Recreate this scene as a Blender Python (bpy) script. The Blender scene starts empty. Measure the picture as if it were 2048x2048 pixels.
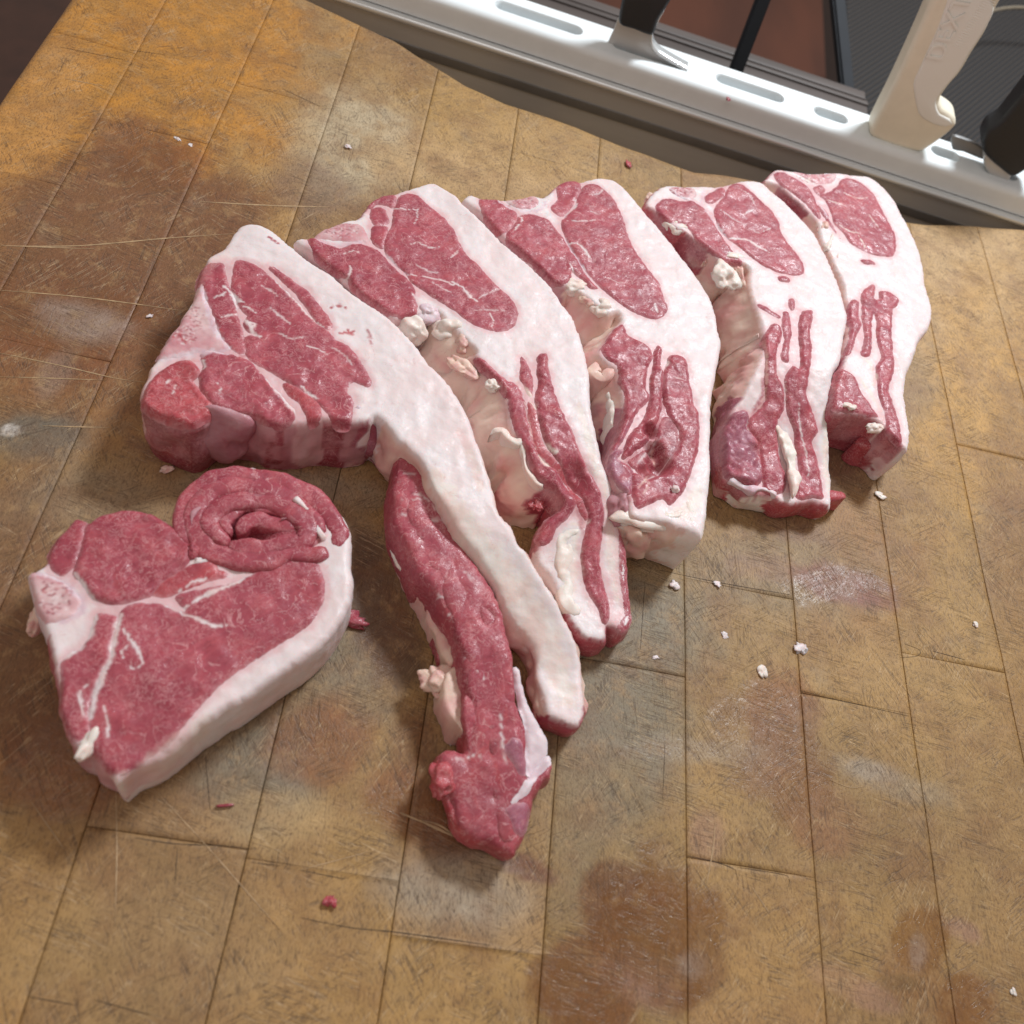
import bpy, bmesh, math, random
import numpy as np
from mathutils import Vector, Matrix
from mathutils.geometry import delaunay_2d_cdt
random.seed(4)
S = bpy.context.scene
COL = S.collection

# ------------------------------------------------------------------ camera
F = 1800.
_X = np.array([12166., -2550., -F]); _X /= np.linalg.norm(_X)
_Y = np.array([321., 2804., -F]); _Y -= _X * (_X @ _Y); _Y /= np.linalg.norm(_Y)
_Z = np.cross(_X, _Y)
R = np.array([_X, _Y, _Z])
CAM = np.array([0., 0., .40])

def P(px, py, z=0.):
    "point of the photograph (2048 px) on the horizontal plane at height z"
    d = R @ np.array([px - 1024., -(py - 1024.), -F])
    return CAM + d * ((z - CAM[2]) / d[2])

cd = bpy.data.cameras.new("camera"); co = bpy.data.objects.new("camera", cd); COL.objects.link(co)
M4 = Matrix([[*R[0], CAM[0]], [*R[1], CAM[1]], [*R[2], CAM[2]], [0, 0, 0, 1]])
co.matrix_world = M4
cd.sensor_width = 36.; cd.lens = 36. * F / 2048.
cd.clip_start = .02; cd.clip_end = 50.
cd.dof.use_dof = True; cd.dof.focus_distance = .50; cd.dof.aperture_fstop = 9.0
S.camera = co

# ------------------------------------------------------------------ light
w = bpy.data.worlds.new("World"); S.world = w; w.use_nodes = True
bg = w.node_tree.nodes["Background"]
bg.inputs[0].default_value = (1.0, .88, .80, 1); bg.inputs[1].default_value = .36

def area(name, loc, target, size, power, col, sy=None):
    l = bpy.data.lights.new(name, 'AREA'); l.energy = power; l.color = col
    l.shape = 'RECTANGLE'; l.size = size; l.size_y = sy or size
    o = bpy.data.objects.new(name, l); COL.objects.link(o)
    o.location = loc
    o.rotation_euler = (Vector(target) - Vector(loc)).to_track_quat('-Z', 'Y').to_euler()
    return o
area("ceiling_lamp", (.78, 1.34, 1.42), (.15, .30, 0), .36, 35.0, (.90, .96, 1.0), .26)
area("fill_light", (-.3, -.2, 1.5), (.1, .3, 0), .9, 3.2, (1.0, .90, .84))  # soft warm fill added above the front left to lift the shade

S.view_settings.view_transform = 'Standard'; S.view_settings.look = 'None'
S.view_settings.exposure = 0.; S.view_settings.gamma = 1.

# ------------------------------------------------------------------ numpy noise
def _hash(i, j, k, s):
    n = (i * 374761393 + j * 668265263 + k * 2147483647 + s * 1274126177) & 0xffffffff
    n = ((n ^ (n >> 13)) * 1274126177) & 0xffffffff
    n = ((n ^ (n >> 16)) * 2246822519) & 0xffffffff
    return ((n ^ (n >> 15)) & 0xffff) / 65535. * 2 - 1
def vnoise(p, s=0):
    p = np.asarray(p, float)
    if p.shape[1] == 2: p = np.column_stack([p, np.zeros(len(p))])
    i = np.floor(p).astype(np.int64); f = p - i; f = f * f * (3 - 2 * f)
    out = 0
    for a in (0, 1):
        for b in (0, 1):
            for c in (0, 1):
                wt = (f[:, 0] if a else 1 - f[:, 0]) * (f[:, 1] if b else 1 - f[:, 1]) * (f[:, 2] if c else 1 - f[:, 2])
                out = out + wt * _hash(i[:, 0] + a, i[:, 1] + b, i[:, 2] + c, s)
    return out
def fbm(p, sc, s=0, o=4):
    p = np.asarray(p, float) * sc; r = 0; a = 1.; t = 0
    for k in range(o):
        r = r + a * vnoise(p * (2.03 ** k) + k * 17.3, s + k); t += a; a *= .5
    return r / t * 1.6
def sst(a, b, x):
    t = np.clip((x - a) / (b - a), 0, 1); return t * t * (3 - 2 * t)

# ------------------------------------------------------------------ nodes
class NT:
    def __init__(s, name):
        s.m = bpy.data.materials.new(name); s.m.use_nodes = True
        s.t = s.m.node_tree; s.b = s.t.nodes["Principled BSDF"]
    def n(s, typ, **kw):
        nd = s.t.nodes.new(typ)
        for k, v in kw.items():
            if k in ('inp',):
                for a, b in v.items():
                    if hasattr(b, 'is_linked') or isinstance(b, bpy.types.NodeSocket): s.t.links.new(b, nd.inputs[a])
                    else: nd.inputs[a].default_value = b
            else: setattr(nd, k, v)
        return nd
    def link(s, a, b): s.t.links.new(a, b)
    def math(s, op, a, b=None, c=None, clamp=False):
        nd = s.t.nodes.new('ShaderNodeMath'); nd.operation = op; nd.use_clamp = clamp
        for i, v in enumerate((a, b, c)):
            if v is None: continue
            if isinstance(v, bpy.types.NodeSocket): s.link(v, nd.inputs[i])
            else: nd.inputs[i].default_value = v
        return nd.outputs[0]
    def mix(s, f, a, b, mode='MIX'):
        nd = s.t.nodes.new('ShaderNodeMix'); nd.data_type = 'RGBA'; nd.blend_type = mode
        for i, v in ((0, f), (6, a), (7, b)):
            if isinstance(v, bpy.types.NodeSocket): s.link(v, nd.inputs[i])
            else: nd.inputs[i].default_value = v if i == 0 else (*v[:3], 1)
        return nd.outputs[2]
    def mr(s, v, a, b, c=0., d=1.):
        nd = s.t.nodes.new('ShaderNodeMapRange'); nd.interpolation_type = 'SMOOTHSTEP'
        s.link(v, nd.inputs[0])
        for i, x in enumerate((a, b, c, d)): nd.inputs[i + 1].default_value = x
        return nd.outputs[0]
    def noise(s, vec, scale, detail=3., rough=.55, dist=0.):
        nd = s.t.nodes.new('ShaderNodeTexNoise')
        s.link(vec, nd.inputs['Vector']); nd.inputs['Scale'].default_value = scale
        nd.inputs['Detail'].default_value = detail; nd.inputs['Roughness'].default_value = rough
        nd.inputs['Distortion'].default_value = dist
        return nd.outputs[0]
    def pos(s, rot=0., scale=(1, 1, 1), loc=(0, 0, 0)):
        g = s.t.nodes.new('ShaderNodeNewGeometry')
        m = s.t.nodes.new('ShaderNodeMapping'); s.link(g.outputs['Position'], m.inputs[0])
        m.inputs['Rotation'].default_value = (0, 0, rot)
        m2 = s.t.nodes.new('ShaderNodeMapping'); s.link(m.outputs[0], m2.inputs[0])
        m2.inputs['Scale'].default_value = scale; m2.inputs['Location'].default_value = loc
        return m2.outputs[0]
    def attr(s, name):
        a = s.t.nodes.new('ShaderNodeAttribute'); a.attribute_name = name; return a
    def bump(s, h, strength, dist, prev=None):
        b = s.t.nodes.new('ShaderNodeBump'); s.link(h, b.inputs['Height'])
        b.inputs['Strength'].default_value = strength; b.inputs['Distance'].default_value = dist
        if prev is not None: s.link(prev, b.inputs['Normal'])
        return b.outputs[0]

def simple(name, col, rough=.5, metal=0., var=.0, vscale=60, bump=0., bscale=300, stretch=None, spec=None):
    m = NT(name); p = m.pos(scale=stretch or (1, 1, 1))
    base = m.mix(m.math('MULTIPLY', m.mr(m.noise(p, vscale, 4), .3, .7), var), col, tuple(c * .35 for c in col)) if var else None
    if base is not None: m.link(base, m.b.inputs['Base Color'])
    else: m.b.inputs['Base Color'].default_value = (*col, 1)
    m.b.inputs['Roughness'].default_value = rough; m.b.inputs['Metallic'].default_value = metal
    if spec is not None: m.b.inputs['Specular IOR Level'].default_value = spec
    if bump: m.link(m.bump(m.noise(p, bscale, 3), bump, .0006), m.b.inputs['Normal'])
    return m.m

def flesh_material():
    m = NT("flesh")
    col = m.attr("Col").outputs['Color']; lean = m.attr("lean").outputs['Fac']
    p = m.pos()
    # marbling: pale threads and flecks in the lean
    n1 = m.noise(p, 120, 5, .62, 1.0); n2 = m.noise(m.pos(loc=(3, 1, 2)), 330, 4, .62, .8)
    ridge = m.math('SUBTRACT', 1., m.mr(m.math('ABSOLUTE', m.math('SUBTRACT', n1, .5)), .0, .022), clamp=True)
    ridge2 = m.math('SUBTRACT', 1., m.mr(m.math('ABSOLUTE', m.math('SUBTRACT', n2, .5)), .0, .045), clamp=True)
    mk = m.noise(m.pos(loc=(9, 4, 1)), 62, 3)
    mask = m.mr(mk, .46, .62); mask2 = m.mr(mk, .60, .40)
    speck = m.mr(m.noise(m.pos(loc=(2, 2, 2)), 900, 3, .65), .58, .70)
    marb = m.math('MAXIMUM', m.math('MULTIPLY', ridge, m.math('MULTIPLY', mask, .8)), m.math('MULTIPLY', m.math('MULTIPLY', ridge2, mask2), .6))
    marb = m.math('MAXIMUM', marb, m.math('MULTIPLY', speck, m.math('ADD', .05, m.math('MULTIPLY', mask2, .38))))
    marb = m.math('MULTIPLY', marb, lean, clamp=True)
    big = m.mr(m.noise(m.pos(loc=(1, 8, 0)), 38, 5, .62), .30, .70)
    fine = m.mr(m.noise(m.pos(rot=.5, scale=(1, .22, 1)), 1500, 3, .7), .30, .70)
    red = m.mix(m.math('MULTIPLY', big, .60), col, (.27, .030, .052))
    red = m.mix(m.math('MULTIPLY', m.mr(m.noise(m.pos(loc=(2, 5, 0)), 75, 4, .6), .45, .70), .42), red, (.54, .11, .12))
    red = m.mix(m.math('MULTIPLY', m.mr(n2, .44, .30), .40), red, (.15, .014, .030))
    fibre = m.mr(m.noise(m.pos(rot=.75, scale=(1, .09, 1), loc=(3, 1, 0)), 620, 3, .6), .35, .65)
    red = m.mix(m.math('MULTIPLY', fibre, .26), red, (.22, .022, .040))
    red = m.mix(m.math('MULTIPLY', fine, .12), red, (.56, .16, .19))
    red = m.mix(m.math('MULTIPLY', marb, .62), red, (.76, .46, .46))
    # fat: pink and cream drift, hairline threads
    blush = m.mr(m.noise(m.pos(loc=(4, 4, 4)), 24, 5, .62), .48, .72)
    fat = m.mix(m.math('MULTIPLY', blush, .17), col, (.80, .50, .48))
    fat = m.mix(m.math('MULTIPLY', m.mr(m.noise(m.pos(loc=(7, 1, 4)), 150, 5, .6), .46, .72), .22), fat, (.72, .55, .52))
    thr = m.math('SUBTRACT', 1., m.mr(m.math('ABSOLUTE', m.math('SUBTRACT', m.noise(p, 60, 3, .6, 1.2), .5)), .0, .009), clamp=True)
    fat = m.mix(m.math('MULTIPLY', m.math('MULTIPLY', thr, mask), .32), fat, (.58, .20, .20))
    m.link(m.mix(lean, fat, red), m.b.inputs['Base Color'])
    m.b.inputs['Roughness'].default_value = .52
    nb = m.bump(m.noise(p, 100, 3, .45), .42, .0022)
    g = m.noise(m.pos(rot=.75, scale=(1, .40, 1), loc=(1, 5, 1)), 800, 3, .6)
    nb2 = m.bump(m.math('MULTIPLY', g, m.math('ADD', .20, m.math('MULTIPLY', lean, .8))), .42, .0005, nb)
    m.link(nb2, m.b.inputs['Normal'])
    # damp film: broken, sharp highlights
    wet = m.mr(m.noise(m.pos(loc=(6, 2, 9)), 150, 5, .65), .40, .62)
    m.link(m.math('MULTIPLY', wet, m.math('ADD', .24, m.math('MULTIPLY', lean, .26))), m.b.inputs['Coat Weight'])
    m.b.inputs['Coat Roughness'].default_value = .19
    cb_ = m.bump(m.noise(m.pos(loc=(3, 3, 3)), 520, 3, .6), .55, .0008, nb)
    m.link(cb_, m.b.inputs['Coat Normal'])
    b = m.b.inputs
    b['Subsurface Weight'].default_value = .22; b['Subsurface Radius'].default_value = (1., .35, .25)
    b['Subsurface Scale'].default_value = .0030
    b['Specular IOR Level'].default_value = .35
    return m.m
FLESH = flesh_material()

def wood_material():
    m = NT("butcher_block_wood")
    col = m.attr("Col").outputs['Color']; wet = m.attr("wet").outputs['Fac']
    p = m.pos(); c = col
    n = m.mr(m.noise(p, 30, 7, .70), .44, .68)
    c = m.mix(m.math('MULTIPLY', n, .46), c, (.20, .088, .034))
    n = m.mr(m.noise(m.pos(loc=(3, 3, 0)), 85, 6, .72), .50, .66)
    c = m.mix(m.math('MULTIPLY', n, .38), c, (.44, .27, .12))
    n = m.mr(m.noise(m.pos(loc=(5, 3, 0)), 22, 5, .7), .55, .72)
    c = m.mix(m.math('MULTIPLY', n, .26), c, (.25, .205, .15))
    pv = m.noise(m.pos(loc=(1, 1, 0), scale=(1.0, .42, 1)), 1000, 4, .75)
    c = m.mix(m.math('MULTIPLY', m.mr(pv, .52, .34), .55), c, (.085, .042, .020))
    c = m.mix(m.math('MULTIPLY', m.mr(pv, .58, .76), .42), c, (.60, .38, .17))
    mk1 = m.noise(m.pos(loc=(5., 2, 0)), 30, 4, .65); mk2 = m.noise(m.pos(loc=(2., 7, 0)), 34, 4, .65)
    ks = [m.mr(mk1, .48, .60), m.mr(mk1, .52, .40), m.mr(mk2, .50, .62), m.mr(mk2, .50, .38)]
    hs = None
    for i, (rot, sx, sc, th, dark) in enumerate([(.12, .07, 420, .030, 1), (.95, .09, 330, .030, 1), (-.6, .08, 380, .030, 1), (1.5, .10, 300, .024, 1), (.35, .05, 520, .020, 0), (2.1, .07, 430, .020, 0)]):
        v = m.noise(m.pos(rot=rot, scale=(sx, 1., 1), loc=(i * 3.1, i, 0)), sc, 2, .55, .35)
        l = m.math('SUBTRACT', 1., m.mr(m.math('ABSOLUTE', m.math('SUBTRACT', v, .5)), 0., th), clamp=True)
        l = m.math('MULTIPLY', l, ks[i % 4])
        c = m.mix(m.math('MULTIPLY', l, .50 if dark else .34), c, (.055, .030, .018) if dark else (.66, .48, .29))
        hs = l if hs is None else m.math('ADD', hs, l)
    c = m.mix(m.math('MULTIPLY', wet, .40), c, (.17, .065, .016))
    m.link(c, m.b.inputs['Base Color'])
    wn = m.mr(m.noise(m.pos(loc=(4, 4, 0)), 240, 4, .65), .40, .62)
    r = m.math('SUBTRACT', .55, m.math('MULTIPLY', wet, m.math('SUBTRACT', .46, m.math('MULTIPLY', wn, .25))))
    m.link(r, m.b.inputs['Roughness'])
    m.link(m.math('MULTIPLY', m.math('MULTIPLY', wet, m.mr(wn, .80, .35)), .45), m.b.inputs['Coat Weight']); m.b.inputs['Coat Roughness'].default_value = .24
    m.link(m.bump(m.noise(m.pos(loc=(9, 3, 3)), 150, 4, .6), .5, .0016), m.b.inputs['Coat Normal'])
    h = m.math('SUBTRACT', pv, m.math('MULTIPLY', hs, .35))
    nb = m.bump(m.noise(p, 55, 4), .35, .0018)
    m.link(m.bump(h, .55, .0005, nb), m.b.inputs['Normal'])
    m.b.inputs['Specular IOR Level'].default_value = .42
    return m.m
WOOD = wood_material()
DARKGAP = simple("glue_line", (.03, .018, .01), .8)

# ------------------------------------------------------------------ object helpers
def link(o, parent=None):
    COL.objects.link(o)
    if parent is not None: o.parent = parent
    return o
def mesh_obj(name, V, Fs, mat, parent=None, smooth=True, cols=None, lean=None, wet=None):
    me = bpy.data.meshes.new(name)
    me.from_pydata([tuple(map(float, v)) for v in V], [], [tuple(map(int, f)) for f in Fs])
    if cols is not None:
        a = me.color_attributes.new("Col", 'FLOAT_COLOR', 'POINT')
        c4 = np.ones((len(V), 4), np.float32); c4[:, :3] = cols; a.data.foreach_set("color", c4.ravel())
    for nm, arr in (("lean", lean), ("wet", wet)):
        if arr is not None:
            a = me.attributes.new(nm, 'FLOAT', 'POINT'); a.data.foreach_set("value", np.asarray(arr, np.float32))
    if smooth: me.polygons.foreach_set("use_smooth", [True] * len(me.polygons))
    me.materials.append(mat); me.update()
    return link(bpy.data.objects.new(name, me), parent)
def empty(name, loc=(0, 0, 0)):
    o = bpy.data.objects.new(name, None); COL.objects.link(o); o.location = loc; o.empty_display_size = .02; return o
def tag(o, label=None, cat=None, group=None, kind=None):
    for k, v in (('label', label), ('category', cat), ('group', group), ('kind', kind)):
        if v: o[k] = v
    return o

# crops of the photograph used as tracing frames: origin and scale
CR = {'c1': (0, 900, 2.415), 'c2': (250, 400, 3.22), 'c3': (700, 850, 3.22), 'c4': (750, 1250, 3.864), 'c5': (550, 330, 3.22),
      'c6': (800, 700, 3.22), 'c7': (900, 330, 3.22), 'c8': (1250, 320, 2.972), 'c9': (1350, 500, 3.513), 'px': (0, 0, 1.)}
def T(crop, s):
    x0, y0, k = CR[crop]
    v = [float(t) for t in s.replace(',', ' ').split()]
    return [(x0 + v[i] / k, y0 + v[i + 1] / k) for i in range(0, len(v), 2)]
SL = [None]
def W(pts, z):
    q = np.array([P(x, y, z)[:2] for x, y in pts])
    if SL[0] is not None and z > .01:
        for _ in range(12):
            zz = z - SL[0](q); q = .5 * q + .5 * np.array([P(x, y, v)[:2] for (x, y), v in zip(pts, zz)])
    return q
def drop(ya, yb, amt, xa=None):
    "the slab thins by amt between world y = ya and yb"
    return lambda q: sst(ya, yb, q[:, 1]) * 0 + amt * (1 - sst(min(ya, yb), max(ya, yb), q[:, 1]))

def resample(pts, ds, closed=True, codes=None):
    "Catmull-Rom through the traced points, evenly sampled"
    n = len(pts); out = []; oc = []
    rng = range(n) if closed else range(n - 1)
    for i in rng:
        if closed: p0, p1, p2, p3 = pts[i - 1], pts[i], pts[(i + 1) % n], pts[(i + 2) % n]
        else: p0, p1, p2, p3 = pts[max(i - 1, 0)], pts[i], pts[i + 1], pts[min(i + 2, n - 1)]
        L = np.linalg.norm(p2 - p1); k = max(1, int(round(L / ds)))
        for j in range(k):
            t = j / k
            q = .5 * ((2 * p1) + (-p0 + p2) * t * .8 + (2 * p0 * .9 - 5 * p1 * .96 + 4 * p2 * .95 - p3 * .8 + (p1 * .2 - p0 * .2 + .0 * p2)) * 0)
            a = 1 + 2 * t ** 3 - 3 * t ** 2; b = t ** 3 - 2 * t ** 2 + t; c = -2 * t ** 3 + 3 * t ** 2; d = t ** 3 - t ** 2
            m1 = (p2 - p0) * .42; m2 = (p3 - p1) * .42
            out.append(a * p1 + b * m1 + c * p2 + d * m2)
            if codes is not None: oc.append(codes[i])
    if not closed: out.append(pts[-1])
    return (np.array(out), oc) if codes is not None else np.array(out)

def seg_dist(P_, poly, closed=True):
    A = poly; B = np.roll(poly, -1, 0)
    if not closed: A = poly[:-1]; B = poly[1:]
    AB = B - A; L2 = (AB ** 2).sum(1) + 1e-18
    best = np.full(len(P_), 1e9); idx = np.zeros(len(P_), int)
    for s in range(0, len(P_), 2000):
        p = P_[s:s + 2000]
        t = ((p[:, None] - A[None]) * AB[None]).sum(2) / L2[None]; t = np.clip(t, 0, 1)
        q = A[None] + AB[None] * t[..., None]
        d = np.sqrt(((p[:, None] - q) ** 2).sum(2)); i = d.argmin(1)
        best[s:s + 2000] = d[np.arange(len(p)), i]; idx[s:s + 2000] = i
    return best, idx
def inside(P_, poly):
    x, y = P_[:, 0], P_[:, 1]; r = np.zeros(len(P_), bool)
    x1, y1 = poly[:, 0], poly[:, 1]; x2, y2 = np.roll(x1, -1), np.roll(y1, -1)
    for a, b, c, d in zip(x1, y1, x2, y2):
        k = ((b > y) != (d > y))
        if k.any(): r[k] ^= (x[k] < (c - a) * (y[k] - b) / (d - b + 1e-20) + a)
    return r
def area2(p): return (p[:, 0] * np.roll(p[:, 1], -1) - np.roll(p[:, 0], -1) * p[:, 1]).sum() / 2
def tri(poly, g, seed=0):
    "triangulate a polygon with interior points; boundary verts come first"
    mn, mx = poly.min(0), poly.max(0); rs = np.random.RandomState(seed)
    gx, gy = np.meshgrid(np.arange(mn[0], mx[0], g), np.arange(mn[1], mx[1], g * .87))
    gx[1::2] += g / 2
    q = np.column_stack([gx.ravel(), gy.ravel()]) + rs.uniform(-.18, .18, (gx.size, 2)) * g
    q = q[inside(q, poly)]
    if len(q):
        d, _ = seg_dist(q, poly); q = q[d > g * .5]
    n = len(poly)
    V = [Vector(v) for v in poly] + [Vector(v) for v in q]
    r = delaunay_2d_cdt(V, [(i, (i + 1) % n) for i in range(n)], [list(range(n))], 1, 1e-7)
    vs = np.array([tuple(v) for v in r[0]]); fs = r[2]
    orig = r[3]
    isb = np.array([any(o < n for o in oo) if oo else True for oo in orig])
    bid = {}
    for k, oo in enumerate(orig):
        for o in oo:
            if o < n: bid[o] = k
    return vs, fs, isb, [bid.get(i) for i in range(n)]

# flesh colours: (colour a, colour b, lean, wall relief, wall bulge)
FC = {'fat': ((.755, .670, .675), (.76, .60, .59), 0, .0008, .0012), 'white': ((.80, .73, .67), (.79, .62, .55), 0, .0014, .001),
      'peach': ((.77, .56, .46), (.67, .36, .33), 0, .0036, .003), 'lean': ((.43, .078, .106), (.34, .050, .076), 1, .0011, .0015),
      'dlean': ((.27, .035, .05), (.20, .03, .045), 1, .0018, .001), 'red': ((.52, .08, .09), (.42, .05, .06), 1, .001, .001),
      'memb': ((.48, .25, .28), (.40, .15, .18), .25, .0016, .002), 'bone': ((.70, .50, .50), (.58, .26, .29), .2, .001, .0006),
      'cart': ((.74, .62, .66), (.66, .46, .52), 0, .0007, .001), 'purp': ((.36, .14, .20), (.30, .08, .13), .8, .0014, .002),
      'sheet': ((.80, .61, .51), (.70, .36, .33), 0, .0030, .004),
      'sinew': ((.66, .46, .46), (.52, .28, .29), .1, .0018, .001),
      'hid': ((.76, .60, .57), (.6, .4, .4), 0, .0004, -.001)}

class Body:
    "a slab of meat: traced top outline, rounded rim, irregular side walls down to the block"
    def __init__(s, name, parent, outline, h, r=.0035, z0=.0004, dips=(), amp=.0007, seed=0, main='fat', g=.0014, blend=.0012, rough=.0004, slope=None, rows=15, flare=.011):
        s.h, s.r, s.dips, s.amp, s.seed, s.slope = h, r, dips, amp, seed, slope
        pts = []; codes = []
        for code, crop, t in outline:
            for q in T(crop, t): pts.append(q); codes.append(code)
        s.pxs = pts; SL[0] = slope; s.lean_outlines = []
        w2 = W(pts, h)
        if area2(w2) < 0: w2 = w2[::-1]; codes = codes[::-1]; codes = codes[1:] + codes[:1]
        s.out, oc = resample(w2, .0016, True, codes)
        n = len(s.out)
        tn = np.roll(s.out, -1, 0) - np.roll(s.out, 1, 0); tn /= np.linalg.norm(tn, axis=1)[:, None] + 1e-12
        nr = np.column_stack([tn[:, 1], -tn[:, 0]])
        s.out = s.out + nr * (fbm(s.out, 260, seed + 5, 4) * rough)[:, None]
        s.dd = [(W([(px, py)], h)[0], rad, dep) for px, py, rad, dep in dips]
        vs, fs, isb, bid = tri(s.out, g, seed)
        z = s.z(vs); nv = len(vs)
        d, idx = seg_dist(vs, s.out)
        ca = np.array([FC[c][0] for c in oc]); cb = np.array([FC[c][1] for c in oc]); cl = np.array([float(FC[c][2]) for c in oc])
        nz = sst(-.5, .7, fbm(vs, 90, seed + 9))[:, None]
        top = np.array(FC[main][0]) * (1 - nz * .5) + np.array(FC[main][1]) * nz * .5
        wcol = ca[idx] * .6 + cb[idx] * .4
        k = (1 - sst(blend * .3, blend * 1.6, d + fbm(vs, 500, 3) * blend * .5))[:, None]
        cols = top * (1 - k) + wcol * k; lean = FC[main][2] * (1 - k[:, 0]) + cl[idx] * k[:, 0]
        V = [np.column_stack([vs, z])]; C = [cols]; Ln = [lean]
        amps = np.array([FC[c][3] for c in oc]); bul = np.array([FC[c][4] for c in oc])
        ker = np.ones(7) / 7.
        sm = lambda a: np.convolve(np.concatenate([a[-3:], a, a[:3]]), ker, 'valid')
        amps, bul = sm(amps), sm(bul)
        kw = np.ones(25) / 25.; fl_ = np.array([1. if c == 'sheet' else 0. for c in oc]); issh = fl_.copy()
        fl_ = np.convolve(np.concatenate([fl_[-12:], fl_, fl_[:12]]), kw, 'valid') * flare
        zb = np.array([z[b] if b is not None else h - r for b in bid])
        prev = np.array([b if b is not None else 0 for b in bid]); base = nv; Fs = list(fs)
        for k in range(1, rows + 1):
            t = k / rows; zz = zb * (1 - t) + z0 * t
            p3 = np.column_stack([s.out * 70, zz * 60])
            off = bul * math.sin(math.pi * min(1, t * .9)) + amps * (fbm(p3, 1., seed + 2, 4) * 1.3) * math.sin(math.pi * (.12 + .8 * t)) - .0012 * t
            fr = fbm(np.column_stack([s.out * 110, zz * 38 + s.out[:, 0] * 40]), 1., seed + 61, 3)
            off = off + fl_ * (t ** .75) * (1 + .35 * fr) - issh * np.abs(fr) * .0030 * math.sin(math.pi * min(1, t * 1.1 + .05))
            q = s.out + nr * off[:, None]
            V.append(np.column_stack([q, zz]))
            m = sst(-.45, .6, fbm(p3 * 1.3, 1., seed + 21, 4) + .35 * (t - .5))[:, None]
            ji = (np.arange(n) + np.round(fbm(p3 * 1.6, 1., seed + 33, 4) * 5.5 * min(1, t * 2.5)).astype(int)) % n
            kk = (sst(.25, .55, fbm(p3 * 2.1, 1., seed + 44, 4)) * .45 * min(1, t * 3))[:, None]; j2 = (ji + 9) % n
            cw = ca[ji] * (1 - m) + cb[ji] * m; cw = cw * (1 - kk) + ca[j2] * kk
            tan = (sst(.1, .7, fbm(p3 * 1.9, 1., seed + 71, 4)) * .40 * issh)[:, None]; cw = cw * (1 - tan) + np.array((.58, .31, .25)) * tan
            cr_ = (sst(.35, .8, fbm(p3 * .8, 1., seed + 75, 4)) * .6 * issh)[:, None]; cw = cw * (1 - cr_) + np.array((.83, .74, .64)) * cr_
            C.append(cw); Ln.append(cl[ji] * (1 - kk[:, 0]) + cl[j2] * kk[:, 0])
            cur = base + np.arange(n)
            for i in range(n):
                j = (i + 1) % n
                Fs.append((prev[j], prev[i], cur[i], cur[j]))
            prev = cur; base += n
        s.o = mesh_obj(name, np.vstack(V), Fs, FLESH, parent, cols=np.vstack(C), lean=np.concatenate(Ln))
    def z(s, xy):
        d, _ = seg_dist(xy, s.out); ins = inside(xy, s.out); d = np.where(ins, d, 0)
        t = np.clip(d / s.r, 0, 1)
        z = s.h - s.r * (1 - np.sqrt(np.clip(1 - (1 - t) ** 2, 0, 1)))
        z = z + (fbm(xy, 55, s.seed, 3) * s.amp + fbm(xy, 260, s.seed + 4, 3) * s.amp * .28) * sst(0, .003, d)
        for c, rad, dep in s.dd:
            q = np.linalg.norm(xy - c, axis=1) / rad; z = z - dep * (1 - sst(.15, 1., q))
        if s.slope is not None:
            z = z - s.slope(xy)
        return z

def inset(name, body, code, crop, t, lift=.0006, rag=.0004, g=.00105, seed=0, edge=.0017, grow=.00055, parent=None, build=True):
    "a muscle, bone or fat area lying a little proud of the slab it belongs to"
    w2 = W(T(crop, t), body.h)
    if area2(w2) < 0: w2 = w2[::-1]
    pl = resample(w2, .0011)
    tn = np.roll(pl, -1, 0) - np.roll(pl, 1, 0); tn /= np.linalg.norm(tn, axis=1)[:, None] + 1e-12
    pl = pl + np.column_stack([tn[:, 1], -tn[:, 0]]) * (fbm(pl, 420, seed + 50, 4) * rag + grow)[:, None]
    if FC[code][2] > .5: body.lean_outlines.append(pl[::3])
    return patch(name, body, code, pl, lift, g, seed, edge, parent, build)
def patch(name, body, code, pl, lift, g, seed, edge, parent=None, build=True):
    vs, fs, isb, bid = tri(pl, g, seed)
    d, _ = seg_dist(vs, pl); d = np.where(isb, 0, d)
    zb = body.z(vs)
    z = zb + np.where(isb, -.00012, lift * sst(0, .0026, d) + .00022 + fbm(vs, 170, seed + 7, 3) * lift * .4)
    ca, cb, ln = FC[code][0], FC[code][1], FC[code][2]
    m = sst(-.5, .6, fbm(vs, 80, seed + 31, 4))[:, None]
    c = np.array(ca) * (1 - m) + np.array(cb) * m
    k = ((1 - sst(0, edge, d + fbm(vs, 600, seed + 3, 3) * edge * .5)) * .6)[:, None]
    mixc = np.array((.70, .40, .42)) if ln else c
    c = c * (1 - k) + mixc * k
    data = (np.column_stack([vs, z]), fs, c, np.full(len(vs), float(ln)) * (1 - k[:, 0] * .6))
    if not build: return data
    return mesh_obj(name, data[0], data[1], FLESH, parent or body.o.parent, cols=data[2], lean=data[3])
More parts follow.
